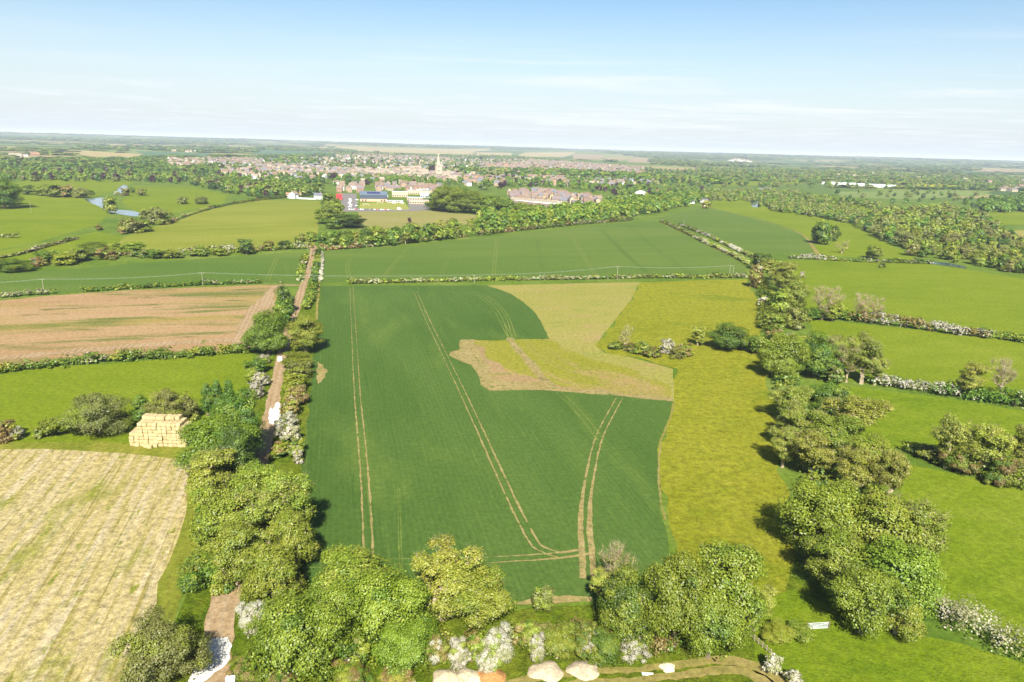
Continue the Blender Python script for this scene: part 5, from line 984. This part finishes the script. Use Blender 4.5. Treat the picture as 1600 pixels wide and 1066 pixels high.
p = at(28, 245.5); gabled(24, 245, 34, 14, 7, 12, 'white', 'stone', 'white country house at the far woods', .1); gabled(38, 245, 20, 12, 6, 9, 'white', 'stone', 'low white wing next to the country house', .1); gabled(55, 243.6, 26, 14, 7, 12, 'brick', 'orange', 'orange farmhouse beside the dark far trees', .1)
gabled(227, 219.5, 60, 26, 16, 26, 'white', 'stone', 'pale manor standing before the ridge wood', .1)
gabled(1198, 299, 16, 10, 5, 8, 'white', 'slate', 'white barn beyond the willow carr', .2, 'barn', 'barn'); gabled(1188, 299, 9, 8, 4, 6.5, 'white', 'slate', 'small white shed next to the barn in the willow carr', .2, 'barn', 'barn')
gabled(1542, 360, 11, 5, 2.2, 3.6, 'stone', 'pink', 'low pinkish shed in the rough field beyond the wood', .15, 'shed', 'shed')
gabled(1098, 316, 16, 7, 3.5, 5.5, 'white', 'slate', 'grey roofed farm shed by the far crop corner', .3, 'shed', 'shed')
gabled(1080, 318, 9, 6, 3, 4.8, 'white', 'slate', 'small pale shed near the far crop corner', .3, 'shed', 'shed')
def dome():
    p = at(1003, 309); t = empty('domed_hall', p, facing(p) + .1); tag(t, 'white hall with a rounded barrel roof above the wood', 'hall'); w, d = 21, 26; W_ = M_('white_canvas', (.82, .82, .80, 1), .6, .2)
    m = MB(); m.box(-w / 2, w / 2, 0, d, -.5, 4); m.build('wall', W_, t)
    n = 14; m = MB(); vs = []
    for y in (-.3, d + .3):
        for i in range(n + 1): a = math.pi * i / n; vs.append((-math.cos(a) * (w / 2 + .4), y, 4 + 6.5 * math.sin(a)))
    m.add(vs, [(i, n + 1 + i, n + 2 + i, i + 1) for i in range(n)] + [tuple(range(n + 1))[::-1], tuple(range(n + 1, 2 * n + 2))]); m.build('roof', W_, t)
    for x in (-5, 0, 5): m = MB(); m.box(x - 1.2, x + 1.2, -.36, -.28, 3.4, 6.4); m.build('window', MWIN, t)
    m = MB(); m.box(-w / 2 - 10, -w / 2 - .05, -2, 8, -.5, 3.2); m.build('annex', W_, t); m = MB(); m.box(w / 2 + .05, w / 2 + 4, -2, 10, -.5, 4.4); m.build('annex', wallm['cream'], t)
dome()
def church():
    p = at(685, 277); t = empty('church', p, facing(p) + .25); tag(t, 'stone church with tall pale spire rising over the town', 'church'); S = M_('church_stone', (.38, .325, .235, 1), .9, .1, .12, .15); W_ = 12.0; ht = top_h(p, 685, 256.5); hs = top_h(p, 685, 238.5)
    m = MB(); m.box(-W_ / 2, W_ / 2, -W_ / 2, W_ / 2, -.5, ht)
    for sx in (-1, 1):
        for sy in (-1, 1): m.box(sx * W_ / 2 - .9, sx * W_ / 2 + .9, sy * W_ / 2 - .9, sy * W_ / 2 + .9, -.5, ht * .86)
    tw = m.build('tower', S, t); m = MB()
    for k, z in enumerate((.42, .74)):
        for x in (-2.2, 2.2): m.box(x - .9, x + .9, -W_ / 2 - .05, -W_ / 2 + .02, ht * z, ht * z + 5); m.box(W_ / 2 - .02, W_ / 2 + .05, x - .9, x + .9, ht * z, ht * z + 5)
    kid('belfry_window', mesh('belfry_window', m.v, m.f, [MWIN], m.m), tw)
    for sx in (-1, 1):
        for sy in (-1, 1): m = MB(); m.add([(sx * W_ / 2 - .8, sy * W_ / 2 - .8, ht), (sx * W_ / 2 + .8, sy * W_ / 2 - .8, ht), (sx * W_ / 2 + .8, sy * W_ / 2 + .8, ht), (sx * W_ / 2 - .8, sy * W_ / 2 + .8, ht), (sx * W_ / 2, sy * W_ / 2, ht + 5)], [(0, 1, 4), (1, 2, 4), (2, 3, 4), (3, 0, 4)]); kid('pinnacle', mesh('pinnacle', m.v, m.f, [S], m.m), tw)
    m = MB(); m.tube([(0, 0, ht), (0, 0, ht + .5), (0, 0, hs)], [4.9, 4.6, .15], 8); sp = m.build('spire', S, t)
    m = MB()
    for a in range(4):
        x, y = math.cos(a * math.pi / 2) * 3.4, math.sin(a * math.pi / 2) * 3.4; m.box(x - .8, x + .8, y - .8, y + .8, ht + 3, ht + 7)
    kid('lucarne', mesh('lucarne', m.v, m.f, [S], m.m), sp)
    m = MB(); m.box(6, 36, -7, 7, -.5, 10); m.box(8, 26, -12, 12, -.5, 6); m.build('nave', S, t); g = gable(30, 14, 10, 14); g.v = [(a + 21, b, c) for a, b, c in g.v]; g.build('nave_roof', roofm['stone'], t)
church()
p = at(908, 237.5); m = MB(); z = float(terrain(p[0], p[1])); m.tube([(0, 0, 0), (0, 0, 28)], [6, 6], 10); m.tube([(0, 0, 26), (0, 0, 34), (0, 0, 44), (0, 0, 50)], [7, 19, 19, 6], 12); o = m.build('water_tower', M_('white_paint', (.8, .8, .8, 1))); o.location = (p[0], p[1], z); tag(o, 'tiny white water tower before the ridge wood', 'water tower')
# long glasshouse and garden wall
A_, B_ = G(1284, 288), G(1392, 294); an = math.atan2(B_[1] - A_[1], B_[0] - A_[0]); L = float(np.linalg.norm(B_ - A_)); t = empty('greenhouse', A_, an); tag(t, 'very long white greenhouse beside the yellow field', 'greenhouse')
m = MB(); m.box(0, L, 0, 60, -.5, 4); m.build('wall', M_('greenhouse_plastic', (.75, .77, .8, 1), .3, .5), t); m = MB(); n = 6
for i in range(n): y = i * 10; m.add([(-.2, y, 4), (L + .2, y, 4), (L + .2, y + 5, 6.2), (-.2, y + 5, 6.2), (-.2, y + 10, 4), (L + .2, y + 10, 4)], [(0, 1, 2, 3), (3, 2, 5, 4)])
m.build('roof', M_('greenhouse_plastic', (.75, .77, .8, 1)), t)
A_, B_ = G(466, 311), G(493, 312); an = math.atan2(B_[1] - A_[1], B_[0] - A_[0]); L = float(np.linalg.norm(B_ - A_)); m = MB(); m.box(0, L, 0, .3, -.2, 1.9); m.box(-.1, L + .1, -.06, .36, 1.9, 2.0); o = m.build('garden_wall', wallm['white']); o.location = A_; o.rotation_euler = (0, 0, an); tag(o, 'white garden wall joining the white houses', 'wall')

# ------------------------------------------------------------------ cars
def paint(k, c): return M_('paint_' + k, c, .3, .5, .02)
def car_body(van=False):
    m = MB(); prof = [(-2.1, .35), (-2.15, .75), (-2.0, 1.0), (-1.55, 1.1), (-1.15, 1.45), (.45, 1.48), (1.15, 1.02), (2.0, .82), (2.15, .6), (2.12, .35)] if not van else [(-2.5, .35), (-2.5, 1.2), (-2.45, 2.1), (-2.3, 2.2), (1.0, 2.2), (1.6, 1.3), (2.4, 1.1), (2.5, .7), (2.5, .35)]
    wd = .88 if not van else .98; n = len(prof)
    ins = lambda z: wd - (max(0, z - .95) * .28 if not van else max(0, z - 1.3) * .08)
    vs = [(x, -ins(z), z) for x, z in prof] + [(x, ins(z), z) for x, z in prof]
    m.add(vs, [tuple(range(n))[::-1], tuple(range(n, 2 * n))] + [(i, (i + 1) % n, n + (i + 1) % n, n + i) for i in range(n)]); return m
def glass_mesh():
    m = MB(); f = lambda z: .88 - max(0, z - .95) * .28 + .012
    for s in (-1, 1): q = [(-1.42, 1.08), (-1.08, 1.38), (.40, 1.40), (.98, 1.06)]; m.add([(x, s * f(z), z) for x, z in q], [(0, 1, 2, 3) if s > 0 else (3, 2, 1, 0)])
    m.add([(-1.50, -.78, 1.16), (-1.50, .78, 1.16), (-1.20, .70, 1.44), (-1.20, -.70, 1.44)], [(0, 3, 2, 1)]); m.add([(1.12, -.76, 1.07), (1.12, .76, 1.07), (.55, .70, 1.44), (.55, -.70, 1.44)], [(0, 1, 2, 3)]); return m
wheel = MB(); wheel.tube([(0, -.11, 0), (0, .11, 0)], [.33, .33], 12); hub = MB(); hub.tube([(0, -.13, 0), (0, .13, 0)], [.18, .18], 8)
TYRE = M_('tyre', (.03, .03, .03, 1)); HUB = M_('hubcap', (.5, .5, .52, 1), .3, .5)
_cm = {}
def car(p, rz, colr, label, group=None, van=False, detail=True):
    if 'w' not in _cm: _cm['w'] = mesh('wheel', wheel.v, wheel.f, [TYRE]); _cm['h'] = mesh('hubcap', hub.v, hub.f, [HUB]); g = glass_mesh(); _cm['g'] = mesh('window', g.v, g.f, [MWIN])
    key = (colr, van)
    if key not in _cm: b = car_body(van); _cm[key] = mesh('body', b.v, b.f, [paint(colr, dict(white=(.8, .8, .8, 1), black=(.03, .03, .035, 1), red=(.5, .04, .03, 1), blue=(.06, .12, .35, 1), silver=(.5, .51, .53, 1), grey=(.2, .2, .21, 1))[colr])])
    t = empty('van' if van else 'parked_car', p, rz); tag(t, label, 'van' if van else 'car', group); link('body', _cm[key], t)
    if not van: link('window', _cm['g'], t)
    if detail:
        for x in (-1.35, 1.35):
            for y in (-.80, .80): wl = link('wheel', _cm['w'], t); wl.location = (x, y, .33); hb = link('hubcap', _cm['h'], wl)
        if not van:
            for y in (-.62, .62): m = MB(); m.box(-2.17, -2.1, y - .14, y + .14, .72, .86); m.build('tail_light', M_('tail_light_red', (.4, .02, .02, 1)), t)
p = at(437.5, 563.5); car(p, ROWDIR + .06, 'white', 'white car on the dirt track between hawthorns and trees')
rc = np.random.default_rng(9); cols = ['white', 'silver', 'silver', 'red', 'grey', 'white', 'silver', 'black', 'black', 'grey', 'black', 'white', 'red', 'grey', 'white', 'silver', 'red', 'silver', 'grey']
for i, cl in enumerate(cols):
    p = at(546 + i * 3.55, 328.0 + i * .03); car(p, facing(p) + math.pi / 2 + rc.normal() * .04, cl, f'{cl} car in the parked row along the foot of the pitch', f'{cl} cars parked in the row below the pitch', detail=False)
for i, (x, y, cl) in enumerate([(547, 312, 'white'), (547.5, 315, 'white'), (546, 318, 'white'), (548, 321, 'white'), (546.5, 324, 'white'), (558, 313, 'white'), (557.5, 318, 'grey'), (557, 322, 'silver')]):
    p = at(x, y); car(p, facing(p) + rc.normal() * .1, cl, f'{cl} car parked in the middle of the car park', f'{cl} cars in the middle of the car park', detail=False)
for x, l in ((616, 'white van parked first behind the pitch'), (628, 'white van parked last behind the pitch')): p = at(x, 317.8); car(p, facing(p), 'white', l, van=True, detail=False)
p = at(624, 327.5); car(p, facing(p), 'white', 'white van at the end of the parked row', van=True, detail=False)
# goal frames
for x, l in ((572, 'white goal at the near side of the pitch'), (594, 'white goal behind the first one on the pitch')):
    p = at(x, 322 if x == 572 else 319); m = MB(); m.tube([(-3.6, 0, 0), (-3.6, 0, 2.4), (3.6, 0, 2.4), (3.6, 0, 0)], .12, 5); o = m.build('goal', M_('white_paint', (.8, .8, .8, 1))); o.location = p; o.rotation_euler = (0, 0, facing(p)); tag(o, l, 'goal')

# ------------------------------------------------------------------ straw bale stack
STRAW = field_mat('straw', [(0.0, (.26, .19, .08, 1)), (.5, (.40, .32, .165, 1)), (1.0, (.50, .41, .23, 1))], .8, 4.0, 14.0, (.3, .35, .35), bump=.7, bdist=.05, contrast=.9)
TWINE = M_('bale_twine', (.30, .20, .09, 1))
def bale_mesh(seed):
    r = np.random.default_rng(seed); w, d, h = 1.28, 2.4, .98; import bmesh
    bm = bmesh.new(); bmesh.ops.create_cube(bm, size=1.0); bmesh.ops.subdivide_edges(bm, edges=bm.edges[:], cuts=3, use_grid_fill=True)
    for v in bm.verts:
        c_ = v.co; k = np.array([abs(c_.x) > .49, abs(c_.y) > .49, abs(c_.z) > .49]); f = 1 - .05 * (k.sum() >= 2) - .03 * (k.sum() == 3)
        v.co = Vector((c_.x * w * f + r.normal() * .012, c_.y * d * f + r.normal() * .012, (c_.z * f + .5 * 1.0) * h + r.normal() * .01))
    for f in bm.faces: f.material_index = 0
    me = bpy.data.meshes.new('straw_bale'); bm.to_mesh(me); bm.free(); me.materials.append(STRAW); me.shade_smooth() if False else None; return me
BM = [bale_mesh(i) for i in range(4)]
tw = MB()
for x in (-.42, -.14, .14, .42): tw.box(x - .012, x + .012, -1.215, 1.215, .03, .995)
TWM = mesh('twine', tw.v, tw.f, [TWINE])
def stack():
    A_, B_ = G(203, 697.5), G(292, 699.5); an = math.atan2(B_[1] - A_[1], B_[0] - A_[0]); L = float(np.linalg.norm(B_ - A_)); n = 12; bw = L / n; r = np.random.default_rng(4); sc = bw / 1.30
    def put(i, j, row, label, group, dx=0, dy=0, rot=0):
        u = (i + .5) * bw + dx + r.normal() * .05; v = 1.2 * sc + row * 2.42 * sc + dy + r.normal() * .13; z = j * .99 * sc
        o = link('straw_bale', BM[r.integers(0, 4)]); o.location = (A_[0] + u * math.cos(an) - v * math.sin(an), A_[1] + u * math.sin(an) + v * math.cos(an), z); o.rotation_euler = (0, 0, an + rot + r.normal() * .03); o.scale = (sc * .99, sc * .99, sc); tag(o, label, 'bale', group)
        link('twine', TWM, o)
    ordn = ['bottom', 'second', 'third', 'fourth', 'fifth', 'sixth', 'seventh', 'top']
    for i in range(n):
        top = 4 if i < 2 else 7 if i < 11 else 6
        for j in range(top): put(i, j, 0, f'straw bale in the {ordn[j]} layer of the stack front', f'straw bales of the {ordn[j]} front layer')
        for j in range(top if i in (0, 1, 10, 11) else 0): put(i, j, 1, f'straw bale at the back of the stack, {ordn[j]} layer', f'back straw bales of the {ordn[j]} layer')
        if 2 <= i < 10:
            for j in (6, 7): put(i, j, 1, 'straw bale of the raised back row on top of the stack' if j == 7 else 'straw bale under the raised back row of the stack', 'top back straw bales' if j == 7 else 'upper back straw bales')
    put(4, 0, -1, 'single straw bale standing out in front of the stack, by a gap', None, dx=.2, dy=.9); put(3, 0, -1, 'straw bale lying proud of the stack foot', None, dx=.1, dy=1.3); put(5, 0, -1, 'straw bale half pulled out at the stack foot', None, dx=-.1, dy=1.9)
stack()

# ------------------------------------------------------------------ heaps, gate, fences, poles, wires
def heap(px, py, rx, ry, h, c, label, name='sand_heap', seed=0):
    p = at(px, py); r = np.random.default_rng(seed); V = [(0, 0, h)]; F = []; nr, na = 14, 40
    for i in range(1, nr + 1):
        q = i / nr
        for k in range(na):
            a = 2 * math.pi * k / na; e = 1 + .10 * math.sin(3 * a + seed) + .06 * math.sin(5 * a + 2 * seed); z = h * .85 * (1 - q ** 1.7) * (1 + .10 * math.sin(4 * a + seed) * q) + (0 if i == nr else r.normal() * .05) - (.12 if i == nr else 0); V.append((math.cos(a) * rx * q * e, math.sin(a) * ry * q * e, z))
    F = [(0, 1 + k, 1 + (k + 1) % na) for k in range(na)] + [(1 + i * na + k, 1 + (i + 1) * na + k, 1 + (i + 1) * na + (k + 1) % na, 1 + i * na + (k + 1) % na) for i in range(nr - 1) for k in range(na)]
    mt = field_mat(name + '_mat%d' % seed, [(0, tuple(v * .8 for v in c[:3]) + (1,)), (1, tuple(min(.9, v * 1.12) for v in c[:3]) + (1,))], .5, 2.0, 7.0, (.3, .3, .4), bump=.6, bdist=.1)
    o = link(name, mesh(name, V, F, [mt], smooth=True)); o.location = p; tag(o, label, 'heap'); return o
heap(698, 1061, 2.53, 2.18, 1.25, (.36, .30, .19, 1), 'cream sand heap furthest from the grass path', seed=1)
heap(731, 1060, 2.53, 2.18, 1.25, (.38, .32, .21, 1), 'cream sand heap touching the orange one', seed=2)
heap(765, 1056, 2.76, 2.18, 1.25, (.27, .14, .05, 1), 'orange soil heap beside two cream ones', 'soil_heap', seed=3)
heap(853, 1050, 2.99, 2.42, 1.25, (.35, .285, .19, 1), 'round pinkish sand heap in the middle of the grass strip', seed=4)
heap(912, 1048, 2.76, 2.42, 1.25, (.34, .28, .19, 1), 'round gravelly sand heap nearest the grass path', seed=5)
heap(1043, 1044, 1.4, 1.2, .8, (.52, .49, .30, 1), 'small pale yellow heap beside a dark scrape', 'sand_heap', seed=6)
heap(372, 842, 1.8, 2.2, .8, (.58, .56, .52, 1), 'white chalk pile half hidden under the trees', 'chalk_heap', seed=7)
def gate():
    A_, B_ = G(1261, 984), G(1294, 982); an = math.atan2(B_[1] - A_[1], B_[0] - A_[0]); L = float(np.linalg.norm(B_ - A_)); S = M_('galvanised_steel', (.62, .64, .66, 1), .4, .5); t = empty('field_gate', A_, an); tag(t, 'grey metal field gate in the shadow at the meadow corner', 'gate')
    m = MB(); m.tube([(0.1, 0, .15), (0.1, 0, 1.25), (L - .1, 0, 1.25), (L - .1, 0, .15), (.1, 0, .15)], .035, 6); m.build('gate_frame', S, t)
    for z in (.35, .55, .78, 1.0): m = MB(); m.tube([(.12, 0, z), (L - .12, 0, z)], .028, 5); m.build('rail', S, t)
    m = MB(); m.tube([(.12, .03, .2), (L - .12, .03, 1.2)], .022, 5); m.build('brace', S, t)
    for x in (-.08, L + .08): m = MB(); m.tube([(x, 0, -.3), (x, 0, 1.5)], .1, 8); m.build('gate_post', MBARK, t)
gate()
def rail_fence(pix, label, n, h=1.2):
    A_, B_ = G(*pix[0]), G(*pix[1]); an = math.atan2(B_[1] - A_[1], B_[0] - A_[0]); L = float(np.linalg.norm(B_ - A_)); t = empty('rail_fence', A_, an); tag(t, label, 'fence'); Wd = M_('weathered_wood', (.30, .24, .18, 1))
    for i in range(n): x = L * i / (n - 1); m = MB(); m.box(x - .06, x + .06, -.06, .06, -.3, h); m.build('post', Wd, t)
    for z in (h * .45, h * .85): m = MB(); m.box(-.1, L + .1, -.09, -.062, z - .05, z + .05); m.build('rail', Wd, t)
rail_fence(((1172, 996), (1204, 1024)), 'old wooden rail fence down from the tree clump to the grass path', 6)
def pole(px, py, ytop, label, twin=False, arm=True):
    p = at(px, py); h = top_h(p, px, ytop); Wd = M_('pole_wood', (.30, .26, .20, 1)); t = empty('power_pole', p, facing(p)); tag(t, label, 'pole')
    for x in ((-1.1, 1.1) if twin else (0,)): m = MB(); m.tube([(x, 0, -.5), (x, 0, h)], [.13, .09], 7); m.build('post', Wd, t)
    if arm:
        m = MB(); m.box(-1.2, 1.2, .10, .18, h - .45, h - .36); m.build('crossarm', Wd, t)
        for x in (-1.15, 0, 1.15): m = MB(); m.tube([(x, .21, h - .35), (x, .21, h - .1)], [.06, .05], 6); m.build('insulator', M_('insulator', (.5, .45, .4, 1)), t)
    return np.array([p[0], p[1], h - .1])
P_ = [pole(69, 458, 435.5, 'power pole nearest the bare brown field end of the wire'), pole(317, 446, 426, 'power pole by the blossom on the strip hedge'), None, pole(741, 443, 429.5, 'short power pole on the hedge above the pale young crop'), pole(964, 437.5, 416, 'power pole on the long hedge between the wheat fields'), pole(1142, 434.5, 414.5, 'twin power pole where the wire ends by the tree line', True)]
P_ = [p for p in P_ if p is not None]
pole(481, 392, 378, 'thin pole with crossarm where the track meets the belt'); pole(49, 333, 313, 'bare pole on the riverside meadow', arm=False); pole(1068, 353, 344, 'small pole beside the diagonal hedge', arm=False); pole(1268, 337, 330, 'thin pole by the riverside thicket')
def wires():
    t = empty('overhead_wire', (0, 0, 0)); tag(t, 'thin overhead wires crossing the far wheat field between poles', 'wire'); W_ = M_('wire_metal', (.45, .46, .46, 1), .6, .2); d0 = G(-80, 462); d0[2] = P_[0][2]; Q = [d0] + P_
    for off in (-1.1, 0, 1.1):
        pts = []
        for a, b in zip(Q[:-1], Q[1:]):
            n = np.array([-(b - a)[1], (b - a)[0], 0]); n /= np.linalg.norm(n)
            pts += [a + (b - a) * s + n * off - np.array([0, 0, 1.2 * 4 * s * (1 - s)]) for s in np.linspace(0, 1, 12)[:-1]]
        pts.append(Q[-1] + n * off); m = MB(); m.tube(pts, .010, 4); m.build('conductor', W_, t)
wires()
p = at(361, 1064); m = MB(); m.box(-.7, .7, -.4, .4, 0, .7); m.box(-.6, .6, -.3, .3, .7, .78); o = m.build('water_tank', M_('white_paint', (.8, .8, .8, 1))); o.location = p; tag(o, 'small white tank in the scrub beside the chalk', 'tank')
for x, y, l in ((640, 1065, 'white board lying on grass below the sand heaps'), (1012, 1054, 'pale plank on the grass near the yellow heap')): p = at(x, y); m = MB(); m.box(-.9, .9, -.25, .25, 0, .12); m.box(-.9, -.7, -.3, .3, .12, .16); o = m.build('board', M_('white_paint', (.8, .8, .8, 1))); o.location = p; tag(o, l, 'board')

# ------------------------------------------------------------------ haze
HAZE = 5.6e-5
if HAZE > 0:
    m = MB(); m.box(-22000, 22000, -2500, 32000, -2.0, 130.0); hm = bpy.data.materials.new('haze'); hm.use_nodes = True; t = hm.node_tree; t.nodes.clear(); v = nd(t, 'ShaderNodeVolumePrincipled'); v.inputs['Color'].default_value = (.80, .88, 1.0, 1); v.inputs['Density'].default_value = HAZE; v.inputs['Anisotropy'].default_value = 0.0
    o_ = nd(t, 'ShaderNodeOutputMaterial'); t.links.new(v.outputs[0], o_.inputs['Volume']); o = m.build('haze', hm); tag(o, kind='stuff')
